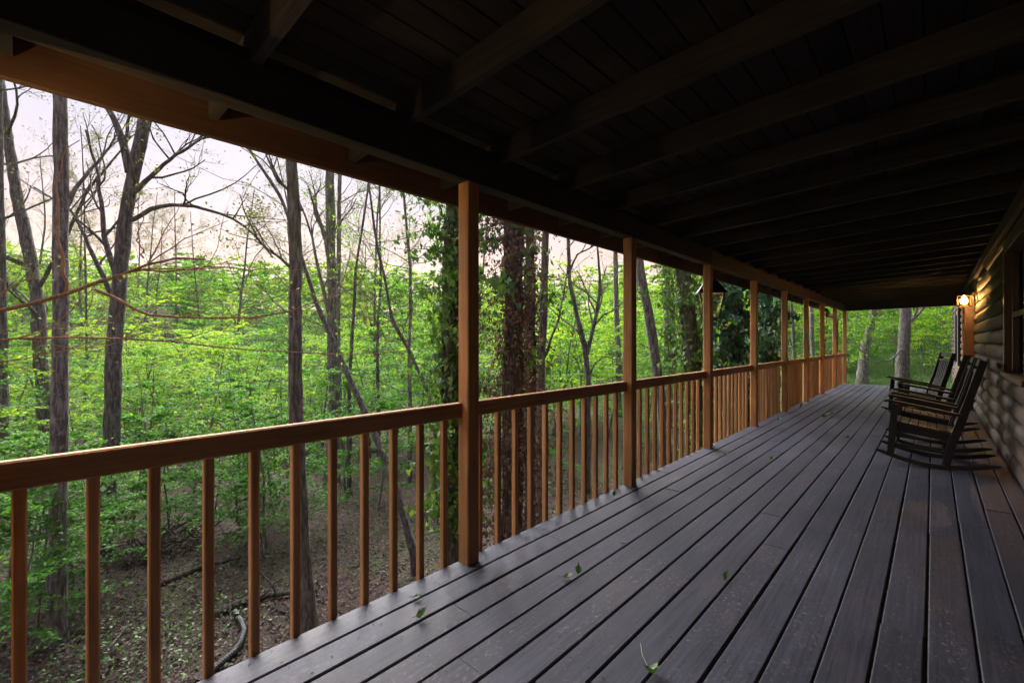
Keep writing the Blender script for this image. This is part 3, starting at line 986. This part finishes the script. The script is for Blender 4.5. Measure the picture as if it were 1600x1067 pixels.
def ivy(root, p, rr, off, z0, z1, count, mat, seed, size=.09, puff=.16, side_n=0, hang=0., name='ivy', clumps=9):
    """climbing leaves round a trunk between two heights, standing off in uneven clumps"""
    rng = np.random.default_rng(seed)
    n = count
    z = rng.uniform(z0, z1, n)
    x = np.interp(z, p[:, 2], p[:, 0]); y = np.interp(z, p[:, 2], p[:, 1]); r = np.interp(z, p[:, 2], rr)
    a = rng.uniform(0, 2 * math.pi, n)
    ph = rng.uniform(0, 6.28, 6)
    bump = (np.sin(z * 2.3 + a * 2 + ph[0]) + np.sin(z * 5.1 - a + ph[1]) + np.sin(z * 1.1 + a * 3 + ph[2])) / 3
    st = r + puff * np.clip(.45 + .75 * bump, .03, 1.4) * rng.random(n) ** .7
    c = np.stack([x + st * np.cos(a), y + st * np.sin(a), z], -1) - off
    nr = np.stack([np.cos(a), np.sin(a), np.full(n, .15)], -1)
    m = MB()
    m.ivy_leaves(c, size * 1.05, 1, 1.0, nr, rng)
    for k in range(clumps * 2):                                # vine stems winding up
        zz = np.linspace(z0, rng.uniform(z0 + (z1 - z0) * .6, z1), 40)
        aa = rng.uniform(0, 6.28) + np.cumsum(rng.normal(size=40) * .12)
        xx = np.interp(zz, p[:, 2], p[:, 0]); yy = np.interp(zz, p[:, 2], p[:, 1]); r2 = np.interp(zz, p[:, 2], rr) + .012
        m.tube(np.stack([xx + r2 * np.cos(aa), yy + r2 * np.sin(aa), zz], -1) - off, rng.uniform(.006, .014), 5, 0)
    for k in range(side_n):                                    # shoots that stand out into the air
        zz = rng.uniform(z0 + .3, z1 - .1); aa = rng.uniform(0, 6.28)
        s = np.array([np.interp(zz, p[:, 2], p[:, 0]), np.interp(zz, p[:, 2], p[:, 1]), zz]) - off
        ln = rng.uniform(.25, .75)
        q = wander(s, (math.cos(aa), math.sin(aa), .25), np.interp(zz, p[:, 2], rr) + ln, 6, .15, -.06 - hang, rng)
        m.tube(q, np.linspace(.007, .003, 7), 4, 0)
        cc = np.repeat(q[2:], 7, 0) + rng.normal(size=(35, 3)) * .05
        m.ivy_leaves(cc, size, 1, .6, np.tile([math.cos(aa), math.sin(aa), .3], (len(cc), 1)), rng)
    o = link(name, m.mesh(name, [M['bark_dark'], mat]), root)
    o['kind'] = 'stuff'


def build_trees():
    bud = M['bud']
    tree('hardwood_tree', 'dark trunk cut by the left edge of the picture', [(2, 930, 11.5), (4, 520, 11.5), (0, 130, 11.5)], .13, M['bark_dark'], 1, n_limbs=9, leaf=bud, leaf_n=1)
    tree('hardwood_tree', 'dark crooked trunk leaning left, second from the left edge', [(84, 800, 13), (70, 600, 13), (62, 480, 13), (36, 350, 13), (14, 220, 13), (4, 130, 13)], .19, M['bark_dark'], 2, n_limbs=12, leaf=bud, leaf_n=1,
         limbs=[([(60, 450, 13), (100, 380, 12.5), (140, 290, 12.2), (205, 215, 12)], .06, 5, 1.6)])
    tree('hardwood_tree', 'straight grey trunk running full height left of the forked tree', [(88, 1012, 6.03), (92, 700, 6.1), (92, 400, 6.15), (94, 150, 6.2)], .102, M['bark_grey'], 3, n_limbs=7, first=.6, leaf=bud, leaf_n=1, flare=1.25,
         limbs=[([(98, 330, 6.15), (120, 290, 6.3), (150, 262, 6.5), (190, 200, 6.8)], .03, 4, 1.2)])
    tree('hardwood_tree', 'big dark forked trunk leaning right in the left bay', [(158, 866, 8.65), (170, 700, 8.8), (181, 500, 8.9), (198, 320, 9), (212, 245, 9), (232, 150, 9)], .145, M['bark_dark'], 4, n_limbs=11, first=.5, leaf=bud, leaf_n=1, r_top=.45,
         limbs=[([(203, 270, 9), (192, 215, 9), (176, 175, 9), (150, 110, 9.2)], .085, 5, 1.6),
                ([(212, 300, 9), (250, 265, 8.8), (290, 235, 8.6), (330, 218, 8.4)], .05, 7, 1.5),
                ([(206, 345, 9), (250, 316, 8.7), (300, 320, 8.5), (372, 340, 8.3), (420, 400, 8.2)], .045, 8, 1.5),
                ([(180, 470, 8.9), (150, 400, 9), (120, 330, 9.2), (60, 290, 9.4)], .05, 6, 1.5),
                ([(185, 440, 8.9), (168, 380, 9.1), (164, 300, 9.2), (140, 200, 9.3)], .06, 5, 1.5)])
    tree('hardwood_tree', 'grey trunk with mossy foot in the middle of the near railing bay', [(484, 990, 6.3), (470, 850, 6.4), (462, 600, 6.5), (466, 400, 6.6), (463, 260, 6.6)], .110, M['bark_moss'], 5, n_limbs=9, first=.55, leaf=bud, leaf_n=2, flare=1.35,
         limbs=[([(472, 330, 6.6), (500, 395, 6.4), (440, 300, 6.5), (436, 296, 6.5)][:1] + [(452, 300, 6.6), (436, 290, 6.5), (415, 240, 6.5)], .03, 4, 1.2),
                ([(466, 430, 6.6), (430, 395, 6.5), (400, 370, 6.4), (370, 300, 6.3)], .022, 5, 1.1)])
    tree('hardwood_tree', 'straight slender grey trunk behind the mossy-footed tree', [(518, 760, 13), (520, 600, 13), (515, 420, 13), (512, 270, 13)], .17, M['bark_grey'], 6, n_limbs=12, leaf=bud, leaf_n=1,
         limbs=[([(514, 400, 13), (500, 350, 13), (480, 300, 13)], .08, 5, 2.), ([(516, 500, 13), (495, 420, 13), (480, 340, 13), (455, 300, 13)], .06, 5, 2.)])
    tree('hardwood_tree', 'thin straight trunk just right of the slender grey one', [(531, 720, 15), (530, 500, 15), (533, 280, 15)], .10, M['bark_grey'], 7, n_limbs=12, leaf=bud, leaf_n=2)
    tree('hardwood_tree', 'long dark trunk leaning from upper left down to the right', [(648, 868, 7.9), (612, 744, 8.2), (570, 645, 8.6), (532, 560, 9), (492, 470, 9.4), (440, 310, 10)], .066, M['bark_dark'], 8, n_limbs=7, leaf=bud, leaf_n=1, top_z=6.5, flare=1.15)
    tree('hardwood_tree', 'slim dark wavy trunk right of the slender grey trunks', [(546, 690, 12), (545, 600, 12), (552, 500, 12), (556, 420, 12), (562, 380, 12)], .055, M['bark_dark'], 9, n_limbs=10, leaf=bud, leaf_n=2, top_z=7)
    tree('hardwood_tree', 'dark thin trunk with airy crown left of the ivy-clad tree', [(592, 640, 14), (590, 540, 14), (597, 440, 14)], .06, M['bark_dark'], 10, n_limbs=16, first=.35, leaf=M['spring'], leaf_n=1, leaf_size=.07, top_z=7.5, limb_len=2.6)
    tree('hardwood_tree', 'leaning spindly trunk reaching toward the ivy-clad tree', [(680, 640, 11), (645, 560, 11), (612, 500, 11), (600, 430, 11), (590, 390, 11)], .055, M['bark_dark'], 12, n_limbs=12, leaf=M['spring'], leaf_n=1, leaf_size=.06, top_z=6)
    tree('hardwood_tree', 'slender light-leaved tree filling the gap left of the ivy', [(640, 660, 12.5), (638, 560, 12.5), (640, 420, 12.5)], .06, M['bark_grey'], 13, n_limbs=24, first=.45, leaf=M['spring'], leaf_n=2, leaf_size=.07, top_z=7.5, limb_len=2.4)
    r = tree('ivy_tree', 'trunk wrapped in large green ivy left of the first post', [(704, 830, 6.0), (704, 600, 6.0), (706, 320, 6.0)], .12, M['bark_dark'], 14, n_limbs=6, first=.7, leaf=M['spring'], leaf_n=2)
    ivy(*r, -1.3, 4.2, 3000, M['ivy'], 51, .075, .38, 90, .03)
    r = tree('ivy_tree', 'thick trunk shaggy with dead brown ivy right of the first post', [(797, 850, 5.6), (800, 600, 5.6), (802, 340, 5.6)], .12, M['bark_dark'], 15, n_limbs=5, first=.7)
    ivy(*r, -2.4, 4.2, 6000, M['ivy_dead'], 52, .044, .36, 130, .08, 'dead_ivy')
    ivy(*r, 0.2, 4.2, 260, M['ivy'], 56, .08, .5, 16, .05)
    r = tree('ivy_tree', 'thinner trunk with dead ivy close behind the shaggy brown one', [(828, 830, 6.3), (830, 600, 6.3), (828, 340, 6.3)], .06, M['bark_dark'], 16, n_limbs=3, first=.75)
    ivy(*r, -2.2, 3.6, 2300, M['ivy_dead'], 53, .045, .14, 18, .08, 'dead_ivy')
    tree('hardwood_tree', 'dark upright trunk right of the dead-ivy trunk', [(845, 800, 8), (846, 600, 8), (852, 480, 8), (856, 360, 8)], .085, M['bark_dark'], 17, n_limbs=8, first=.45, leaf=bud, leaf_n=1,
         limbs=[([(850, 560, 8), (875, 500, 8.2), (890, 440, 8.5), (893, 400, 8.5)], .025, 4, 1.)])
    tree('hardwood_tree', 'small Y-forked dark tree centred between first and second posts', [(916, 660, 11), (917, 600, 11), (914, 555, 11), (902, 500, 11), (889, 440, 11), (888, 370, 11)], .085, M['bark_dark'], 18, n_limbs=3, leaf=bud, leaf_n=1, top_z=6, r_top=.3,
         limbs=[([(915, 560, 11), (926, 515, 11), (937, 460, 11), (936, 400, 11), (930, 350, 11)], .055, 8, 1.5), ([(917, 590, 11), (940, 560, 11), (975, 570, 11)], .025, 3, 1.), ([(890, 430, 11), (900, 400, 11), (940, 380, 11), (960, 350, 11)], .03, 6, 1.4)])
    tree('hardwood_tree', 'pale thin trunk just left of the second post', [(966, 620, 17), (964, 480, 17), (962, 380, 17)], .11, M['bark_pale'], 19, n_limbs=14, leaf=bud, leaf_n=2)
    tree('hardwood_tree', 'speckled leaning trunk just right of the second post', [(1040, 690, 10), (1031, 600, 10), (1018, 500, 10), (1004, 430, 10), (992, 340, 10)], .125, M['bark_grey'], 20, n_limbs=6, first=.6, leaf=bud, leaf_n=2)
    r = tree('ivy_tree', 'pale straight trunk with ivy patches between second and third posts', [(1046, 640, 15), (1046, 480, 15), (1044, 400, 15)], .17, M['bark_pale'], 21, n_limbs=9, first=.5, leaf=M['spring'], leaf_n=2)
    ivy(*r, .2, 4.2, 700, M['ivy'], 54, .11, .30, 12, .03)
    r = tree('ivy_tree', 'brown trunk with loose green ivy left of the hanging lantern', [(1090, 660, 9), (1082, 600, 9), (1073, 500, 9), (1064, 400, 9)], .15, M['bark_moss'], 22, n_limbs=6, first=.6, leaf=M['spring'], leaf_n=2)
    ivy(*r, -1.4, 3.4, 1500, M['ivy'], 55, .085, .34, 34, .04)
    r = tree('ivy_tree', 'trunk buried in dense dark glossy ivy behind third and fourth posts', [(1142, 640, 10), (1140, 540, 10), (1138, 430, 10)], .17, M['bark_dark'], 23, n_limbs=6, first=.6)
    ivy(*r, -1.2, 3.6, 4200, M['ivy_dark'], 57, .11, .75, 60, .02)
    r = tree('ivy_tree', 'slim trunk with dark ivy right of the dense ivy-buried tree', [(1196, 620, 11.5), (1198, 540, 11.5), (1196, 430, 11.5)], .09, M['bark_dark'], 24, n_limbs=5, first=.6, leaf=M['spring'], leaf_n=2)
    ivy(*r, .2, 3.2, 1300, M['ivy_dark'], 58, .11, .48, 26, .02)
    tree('hardwood_tree', 'thin dark trunk seen between fifth and sixth posts', [(1242, 590, 20), (1238, 500, 20), (1236, 470, 20)], .07, M['bark_dark'], 25, n_limbs=16, leaf=M['spring'], leaf_n=3, leaf_size=.1)
    tree('hardwood_tree', 'pale grey trunk right beside the sixth post', [(1270, 590, 22), (1268, 500, 22), (1267, 470, 22)], .10, M['bark_pale'], 26, n_limbs=16, leaf=M['spring'], leaf_n=3, leaf_size=.1)
    tree('hardwood_tree', 'leaning grey trunk beyond the far end of the deck, left of the pale one', [(1347, 604, 22), (1349, 560, 22), (1356, 525, 22), (1366, 495, 22), (1372, 470, 22)], .19, M['bark_grey'], 27, n_limbs=14, first=.2, leaf=M['spring'], leaf_n=3, leaf_size=.1)
    tree('hardwood_tree', 'pale straight trunk with rising side limb beyond the end of the deck', [(1410, 605, 20), (1410, 540, 20), (1411, 480, 20)], .24, M['bark_pale'], 28, n_limbs=10, first=.35, leaf=M['spring'], leaf_n=2, leaf_size=.1, flare=1.2,
         limbs=[([(1413, 512, 20), (1428, 498, 20), (1440, 484, 20), (1460, 460, 20)], .09, 6, 2.), ([(1410, 545, 20), (1385, 568, 19), (1362, 560, 18.5), (1330, 540, 18)], .045, 5, 1.4)])
    # limb reaching in from a tree standing outside the left edge
    tree('overhanging_tree', 'bare limb in lamplit reddish brown reaching in low from the left edge', [(-420, 900, 3.0), (-300, 620, 3.1), (-240, 540, 3.1), (-200, 300, 3.2), (-190, 100, 3.2)], .075, M['bark_lamplit'], 30, n_limbs=2, first=.8, top_z=5, leaf=bud, leaf_n=1, leaf_size=.03, kids=(3, 3, 2),
         limbs=[([(-250, 545, 3.1), (-120, 510, 3.15), (0, 488, 3.2), (60, 470, 3.3), (100, 460, 3.3), (150, 452, 3.35), (200, 425, 3.4), (228, 403, 3.45), (275, 392, 3.5), (330, 400, 3.6)], .024, 5, .7),
                ([(148, 453, 3.35), (180, 470, 3.35), (240, 486, 3.4), (320, 492, 3.4), (400, 488, 3.5), (470, 480, 3.6), (545, 448, 3.8)], .0125, 4, .6),
                ([(103, 459, 3.3), (106, 440, 3.3), (98, 390, 3.3), (98, 320, 3.3), (105, 250, 3.3), (110, 228, 3.3)], .0125, 0, .4),
                ([(225, 404, 3.45), (228, 370, 3.4), (232, 330, 3.4)], .007, 2, .4),
                ([(215, 422, 3.45), (260, 430, 3.5), (330, 418, 3.6), (410, 422, 3.8), (500, 430, 4)], .0075, 4, .6),
                ([(-230, 560, 3.1), (-80, 530, 3.2), (60, 519, 3.3), (160, 517, 3.4), (260, 530, 3.6), (420, 545, 4), (560, 556, 4.4), (680, 545, 4.7)], .0095, 9, .9),
                ([(-230, 575, 3.1), (-60, 560, 3.2), (60, 553, 3.3), (130, 540, 3.4), (160, 527, 3.5)], .009, 5, .8)])


build_trees()


MARKS = [(-400, 'the left edge'), (92, 'the straight grey trunk'), (190, 'the big forked trunk'), (465, 'the mossy-footed trunk'), (518, 'the slender grey trunk'), (704, 'the green ivy tree'),
         (800, 'the dead-ivy tree'), (916, 'the Y-forked tree'), (988, 'the second post'), (1108, 'the third post'), (1180, 'the fourth post'), (1226, 'the fifth post'), (1260, 'the sixth post'),
         (1286, 'the seventh post'), (1320, 'the last post'), (1410, 'the pale end trunk'), (1700, 'the log wall')]
ORD = ['nearest', 'second nearest', 'third nearest', 'fourth nearest', 'fifth nearest', 'sixth nearest', 'seventh nearest', 'eighth nearest', 'ninth nearest', 'tenth nearest', 'eleventh nearest', 'twelfth nearest', 'thirteenth nearest', 'fourteenth nearest', 'fifteenth nearest', 'sixteenth nearest', 'seventeenth nearest', 'eighteenth nearest']


def place_labels(items, what):
    """items: (px, depth, object); a label by the two landmarks each is seen between and by its nearness"""
    for (a, na), (b, nb) in zip(MARKS[:-1], MARKS[1:]):
        row = sorted([i for i in items if a <= i[0] < b], key=lambda i: i[1])
        for k, (px, d, o) in enumerate(row):
            o['label'] = (what + ' between ' + na + ' and ' + nb) if len(row) == 1 else (ORD[k] + ' ' + what + ' between ' + na + ' and ' + nb)


# ------------------------------------------------------------------ bare trees farther off: shared meshes, each tree its own object
def far_tree_variant(seed):
    rng = np.random.default_rng(seed)
    h = 15.
    p = wander((0, 0, -.3), (rng.normal() * .05, rng.normal() * .05, 1), h, 14, .035, .03, rng)
    rr = np.linspace(.13, .03, 15)
    W, C, tips = MB(), MB(), []
    W.tube(p, rr, 7)
    for k in range(22):
        t = rng.uniform(.22, .97); i = int(t * 14); a = rng.uniform(0, 6.28)
        limb(W, C, tips, p[i], (math.cos(a), math.sin(a), rng.uniform(.2, .9)), rng.uniform(1.5, 3.4) * (1.2 - .6 * t), rr[i] * .4, 1, rng, (4, 4, 4), .05, .16)
    tp = np.concatenate(tips)
    c = np.repeat(tp, 3, 0) + rng.normal(size=(len(tp) * 3, 3)) * .14
    C.leaves(c, .085, 1, .4, None, rng)
    return W.mesh('trunk', [M['bark_dark'], M['bud']], True), C.mesh('crown', [M['bark_dark'], M['bud']])


def build_far_trees():
    vs = [far_tree_variant(200 + i) for i in range(6)]
    rng = np.random.default_rng(77)
    spots = []
    for _ in range(900):
        if len(spots) >= 34: break
        px = rng.uniform(4, 1490); d = rng.uniform(18, 55)
        if px > 1060 and d < 24: continue
        q = P(px, 534, d)
        if q[0] > -4 and q[1] < 24: continue
        if q[0] > 0: continue
        if any(np.hypot(q[0] - s[0], q[1] - s[1]) < 2.2 for s in spots): continue
        spots.append((q[0], q[1], px, d))
    items = []
    for k, (x, y, px, d) in enumerate(spots):
        v = vs[k % 6]
        e = empty('woodland_tree', (x, y, float(ground_z(x, y))), rng.uniform(0, 6.28))
        s = rng.uniform(.75, 1.15); e.scale = (s * rng.uniform(.55, 1.0),) * 2 + (s,)
        tag(e, 'slender bare-branched tree standing back in the spring woods', 'tree', 'slender trees standing back in the woods')
        link('trunk', v[0], e); link('crown', v[1], e)
        items.append((px, d, e))
    place_labels(items, 'slender bare tree')


build_far_trees()


# ------------------------------------------------------------------ leafy saplings
def sapling_arrays(seed, h, nb, ntw, nl, size, sides=4, far=False):
    rng = np.random.default_rng(seed)
    W, C = MB(), MB()
    p = wander((0, 0, -.1), (rng.normal() * .12, rng.normal() * .12, 1), h, 9, .08, .03, rng)
    W.tube(p, np.linspace(.012 * h * .75, .004, 10), sides + 1)
    cs = []
    for k in range(nb):
        t = rng.uniform(.18, .98); i = min(8, int(t * 9)); a = rng.uniform(0, 6.28)
        ln = h * rng.uniform(.18, .40) * (1.15 - .6 * t)
        b = wander(p[i], (math.cos(a), math.sin(a), rng.uniform(.05, .55)), ln, 5, .13, -.035, rng)
        if not far or k % 3 == 0: W.tube(b, np.linspace(.0035 * h * .5, .002, 6), 3)
        for q in range(ntw):
            j = rng.integers(1, 6); a2 = a + rng.choice([-1, 1]) * rng.uniform(.4, 1.2)
            tw = wander(b[j], (math.cos(a2), math.sin(a2), rng.uniform(-.12, .22)), ln * rng.uniform(.25, .5), 3, .15, -.02, rng)
            if not far: W.tube(tw, .0018, 3)
            u = rng.uniform(0, 3, nl); i0 = np.minimum(2, u.astype(int))
            c = tw[i0] + (tw[i0 + 1] - tw[i0]) * (u - i0)[:, None]
            side = np.array([-math.sin(a2), math.cos(a2), 0])
            c = c + side * (rng.choice([-1, 1], nl) * size * .55)[:, None] + rng.normal(size=(nl, 3)) * size * .25
            cs.append(c)
    c = np.concatenate(cs)
    base = rng.uniform(.02, .95)
    va = np.clip(base + rng.normal(size=len(c)) * .22 + .25 * (c[:, 2] / h - .5), 0, 1)
    C.leaves(c, size, 0, 1.5, None, rng, va, .62)
    return W, C


def build_saplings():
    vs = []
    for i, (h, nb) in enumerate([(4.2, 22), (5.2, 26), (3.4, 20), (4.8, 26), (2.6, 18), (6., 30)]):
        W, C = sapling_arrays(300 + i, h, nb + 4, 8, 17, .068)
        vs.append((W.mesh('trunk', [M['bark_grey']], True), C.mesh('crown', [M['spring']])))
    spots = [(12, 6.4, 2), (-40, 7, 0), (52, 7.6, 4), (128, 7.2, 4), (-10, 9, 1), (150, 11, 0), (235, 10.5, 2), (300, 12, 0), (262, 14.5, 3),
             (378, 10, 2), (415, 8.4, 4), (452, 12.5, 0), (418, 8.9, 2), (545, 11.5, 2), (568, 14, 3), (345, 16, 5), (620, 14, 2), (655, 17.5, 3), (700, 15, 0),
             (762, 13, 2), (800, 16, 3), (868, 12.5, 2), (905, 15.5, 3), (950, 14.5, 0), (1012, 13, 2), (1056, 16.5, 3), (1110, 17, 0), (1170, 19, 1),
             (1228, 22, 5), (1290, 25, 5), (1310, 22, 3), (1345, 27, 5), (1380, 30, 5), (1395, 26, 3), (1440, 27, 5), (1470, 31, 5), (1490, 35, 5), (1455, 24, 3),
             (90, 15, 5), (200, 17, 5), (60, 19, 3), (500, 17, 5), (480, 20, 3), (740, 18, 5), (840, 19, 5), (980, 19, 5), (30, 12, 3), (330, 9, 4), (28, 5.6, 4), (58, 6.2, 4), (112, 6.9, 2), (205, 9.2, 4), (265, 9.6, 4), (430, 10.4, 4), (590, 10.8, 4), (520, 9.6, 4)]
    items = []
    for k, (px, d, vi) in enumerate(spots):
        q = P(px, 534, d)
        e = empty('leafy_sapling', (q[0], q[1], float(ground_z(q[0], q[1]))), random.uniform(0, 6.28))
        s = random.uniform(.85, 1.15); e.scale = (s, s, s)
        tag(e, 'bright green leafy sapling of the spring understory below the porch', 'sapling', 'leafy saplings in the understory')
        link('trunk', vs[vi][0], e); link('crown', vs[vi][1], e)
        items.append((px, d, e))
    place_labels(items, 'leafy sapling')


build_saplings()


def build_understory():
    """the far wooded hillside that reads as one green mass"""
    rng = np.random.default_rng(9)
    var = []
    for i in range(10):
        W, C = sapling_arrays(400 + i, 5.0, 15, 5, 7, .15, 3, True)
        var.append((W.arrays(), C.arrays()))
    MBt = [[], [], [], [], 0]
    cnt = 0
    for _ in range(6000):
        if cnt >= 1480: break
        px = rng.uniform(-260, 1560); d = 15 + 70 * rng.random() ** 1.05
        q = P(px, 534, d)
        if rng.random() < .12:                                  # the woods go on past the left edge of the picture
            bb = math.radians(rng.uniform(98, 128)); q = np.array([-d * math.sin(bb), d * math.cos(bb), 0])
        if q[0] > 1 and q[1] < 34: continue
        if q[0] > -8 and q[1] < 30: continue
        s = rng.uniform(.6, 1.5) * (1 if d > 30 else .8) * (1 + .25 * float(sstep(45, 80, d))); a = rng.uniform(0, 6.28)
        ca, sa = math.cos(a), math.sin(a)
        z = float(ground_z(q[0], q[1]))
        sh = rng.normal() * .16
        for kind, arr in enumerate(var[rng.integers(10)]):
            v, f, m, av = arr
            if kind == 0 and d > 45: continue
            if kind == 1 and d > 38:                              # coarser leaf clumps far away
                q4 = v.reshape(-1, 4, 3); ce = q4.mean(1, keepdims=True); v = (ce + (q4 - ce) * (1.25 + .75 * float(sstep(38, 75, d)))).reshape(-1, 3)
            w = np.stack([(v[:, 0] * ca - v[:, 1] * sa) * s * 1.15 + q[0], (v[:, 0] * sa + v[:, 1] * ca) * s * 1.15 + q[1], v[:, 2] * s + z], -1)
            MBt[0].append(w); MBt[1].append(f + MBt[4]); MBt[2].append(np.full(len(f), kind)); MBt[3].append(np.clip(av + sh, 0, 1)); MBt[4] += len(v)
        cnt += 1
    me = mesh_np('understory', np.concatenate(MBt[0]), np.concatenate(MBt[1]), np.concatenate(MBt[2]), np.concatenate(MBt[3]), [M['bark_grey'], M['spring_far']])
    o = link('wooded_hillside', me)
    tag(o, 'mass of bright green spring foliage covering the far hillside', 'woods', kind='stuff')


build_understory()


# ------------------------------------------------------------------ forest floor: litter, ground cover, fallen wood, pipe
def build_floor():
    rng = np.random.default_rng(21)
    n = 95000
    px = rng.uniform(-150, 1320, n); d = 4.5 + 17 * rng.random(n) ** 1.3
    s = (px - 800) / FPX
    x = d * (-SN + s * CS); y = d * (CS + s * SN)
    k = x < -2.7
    x, y = x[k], y[k]
    c = np.stack([x, y, ground_z(x, y) + rng.uniform(.005, .05, len(x))], -1)
    m = MB(); m.leaves(c, .058, 0, 1.8, None, rng, None, .6, .1)
    tag(link('leaf_litter', m.mesh('leaf_litter', [M['litter']])), 'brown fallen leaves covering the woodland floor', 'leaf litter', kind='stuff')
    n = 850
    px = rng.uniform(-150, 1500, n); d = 5 + 24 * rng.random(n)
    s = (px - 800) / FPX
    x = d * (-SN + s * CS); y = d * (CS + s * SN)
    k = (x < -2.8) | (y > 18.2)
    x, y = x[k], y[k]
    dens = np.sin(x * .9 + 2) * np.sin(y * .8 + 1) + .35 + .8 * sstep(9, 18, y)
    cs = []
    for a, b, w in zip(x, y, dens):
        if rng.random() > w + .25: continue
        nn = int(105 * max(.35, w))
        sp = rng.uniform(.15, .5)
        qx, qy = a + rng.normal(size=nn) * sp, b + rng.normal(size=nn) * sp
        cs.append(np.stack([qx, qy, ground_z(qx, qy) + rng.random(nn) ** 1.5 * .28], -1))
    for _ in range(420):                                       # thick growth beyond the end of the deck
        a, b = rng.uniform(-9, 3), rng.uniform(18.5, 46)
        nn = 70; sp = rng.uniform(.2, .6); hh = rng.uniform(.2, .75)
        qx, qy = a + rng.normal(size=nn) * sp, b + rng.normal(size=nn) * sp
        cs.append(np.stack([qx, qy, ground_z(qx, qy) + rng.random(nn) * hh], -1))
    c = np.concatenate(cs); c = c[(c[:, 0] < -2.3) | (c[:, 1] > 17.6)]
    m = MB(); m.leaves(c, .05, 0, 1.1, None, rng)
    tag(link('ground_cover', m.mesh('ground_cover', [M['cover']])), 'low green plants scattered over the leaf litter', 'ground cover', kind='stuff')

    def gp(px, py):
        d = 5.0
        for _ in range(30):
            q = P(px, py, d); d = (CAM_Z - float(ground_z(q[0], q[1]))) * FPX / (py - 534)
        q = P(px, py, d); q[2] = float(ground_z(q[0], q[1])); return q

    def lying(name, label, pts, r, mat, twigs=0, cat='log', seed=0):
        rg = np.random.default_rng(seed)
        p = resample([gp(*q) + np.array([0, 0, r * .9]) for q in pts], 16)
        p[1:] += np.cumsum(rg.normal(size=(15, 3)) * np.array([.012, .012, .004]), 0)
        o = p[0].copy(); m = MB()
        m.tube(p - o, np.linspace(r, r * .55, 16), 9, 0, .06, rg)
        m.tube(np.array([p[0], p[0] - (p[1] - p[0]) * .02]) - o, [r, .002], 9)
        for k in range(twigs):
            i = rg.integers(2, 15)
            q = wander(p[i] - o, rg.normal(size=3) * np.array([1, 1, .4]) + np.array([0, 0, .25]), rg.uniform(.3, .9), 5, .2, -.02, rg)
            m.tube(q, np.linspace(r * .35, r * .08, 6), 5)
        tag(link(name, m.mesh(name, [mat], True), None, tuple(o)), label, cat)
    lying('fallen_log', 'long thin fallen log crossing behind the third and fourth balusters', [(232, 925), (300, 896), (345, 884), (378, 876)], .05, M['dead_wood'], 2, seed=1)
    lying('fallen_log', 'mossy fallen branch lying left of the mossy-footed trunk', [(330, 968), (380, 948), (430, 938), (468, 934)], .06, M['dead_wood'], 5, seed=2)
    lying('fallen_branch', 'forked dead branch beside the mossy-footed trunk', [(420, 944), (445, 955), (462, 962)], .03, M['dead_wood'], 4, 'branch', 3)
    lying('fallen_branch', 'bleached bare branch lying under the big forked trunk', [(165, 1020), (200, 985), (215, 950), (205, 900)], .018, M['bark_pale'], 9, 'branch', 4)
    lying('fallen_log', 'far log on the brown slope seen between near balusters', [(560, 712), (640, 700), (700, 696)], .09, M['dead_wood'], 2, seed=5)
    # brush heap
    rg = np.random.default_rng(6); c = gp(250, 862); m = MB()
    for k in range(170):
        b = np.array([rg.normal() * .55, rg.normal() * .55, 0]); b[2] = max(0, .45 - .4 * np.hypot(b[0], b[1])) * rg.random()
        dr = rg.normal(size=3) * np.array([1, 1, .35])
        m.tube(wander(b, dr, rg.uniform(.4, 1.4), 5, .18, -.01, rg), np.linspace(rg.uniform(.006, .02), .003, 6), 4)
    tag(link('brush_pile', m.mesh('brush_pile', [M['dead_wood']], True), None, tuple(c)), 'tangled heap of dead sticks right of the big forked trunk', 'brush pile')
    # ribbed black drain pipe
    p = resample([gp(*q) + np.array([0, 0, .06]) for q in [(366, 968), (376, 976), (382, 992), (376, 1012), (366, 1026), (350, 1040), (336, 1052), (310, 1075)]], 90)
    p[:6, 2] += .05
    o = p[0].copy()
    m = MB(); m.tube(p - o, .038 + .006 * (np.arange(90) % 2), 12)
    tag(link('drain_pipe', m.mesh('drain_pipe', [M['pipe']]), None, tuple(o)), 'black ribbed drain pipe curving over the ground below the railing', 'pipe')


build_floor()


# ------------------------------------------------------------------ thin evening haze in the valley air
def build_haze():
    m = bpy.data.materials.new('haze'); m.use_nodes = True
    N, L = m.node_tree.nodes, m.node_tree.links
    N.remove(N['Principled BSDF'])
    v = N.new('ShaderNodeVolumePrincipled')
    v.inputs['Color'].default_value = (.97, .98, .95, 1)
    v.inputs['Density'].default_value = .00035
    L.new(v.outputs[0], N['Material Output'].inputs['Volume'])
    b = MB(); b.box(-192, 192, -192, 192, -10, 30)
    tag(link('haze', b.mesh('haze', [m])), 'thin pale evening haze in the valley air', 'haze', kind='stuff')


build_haze()
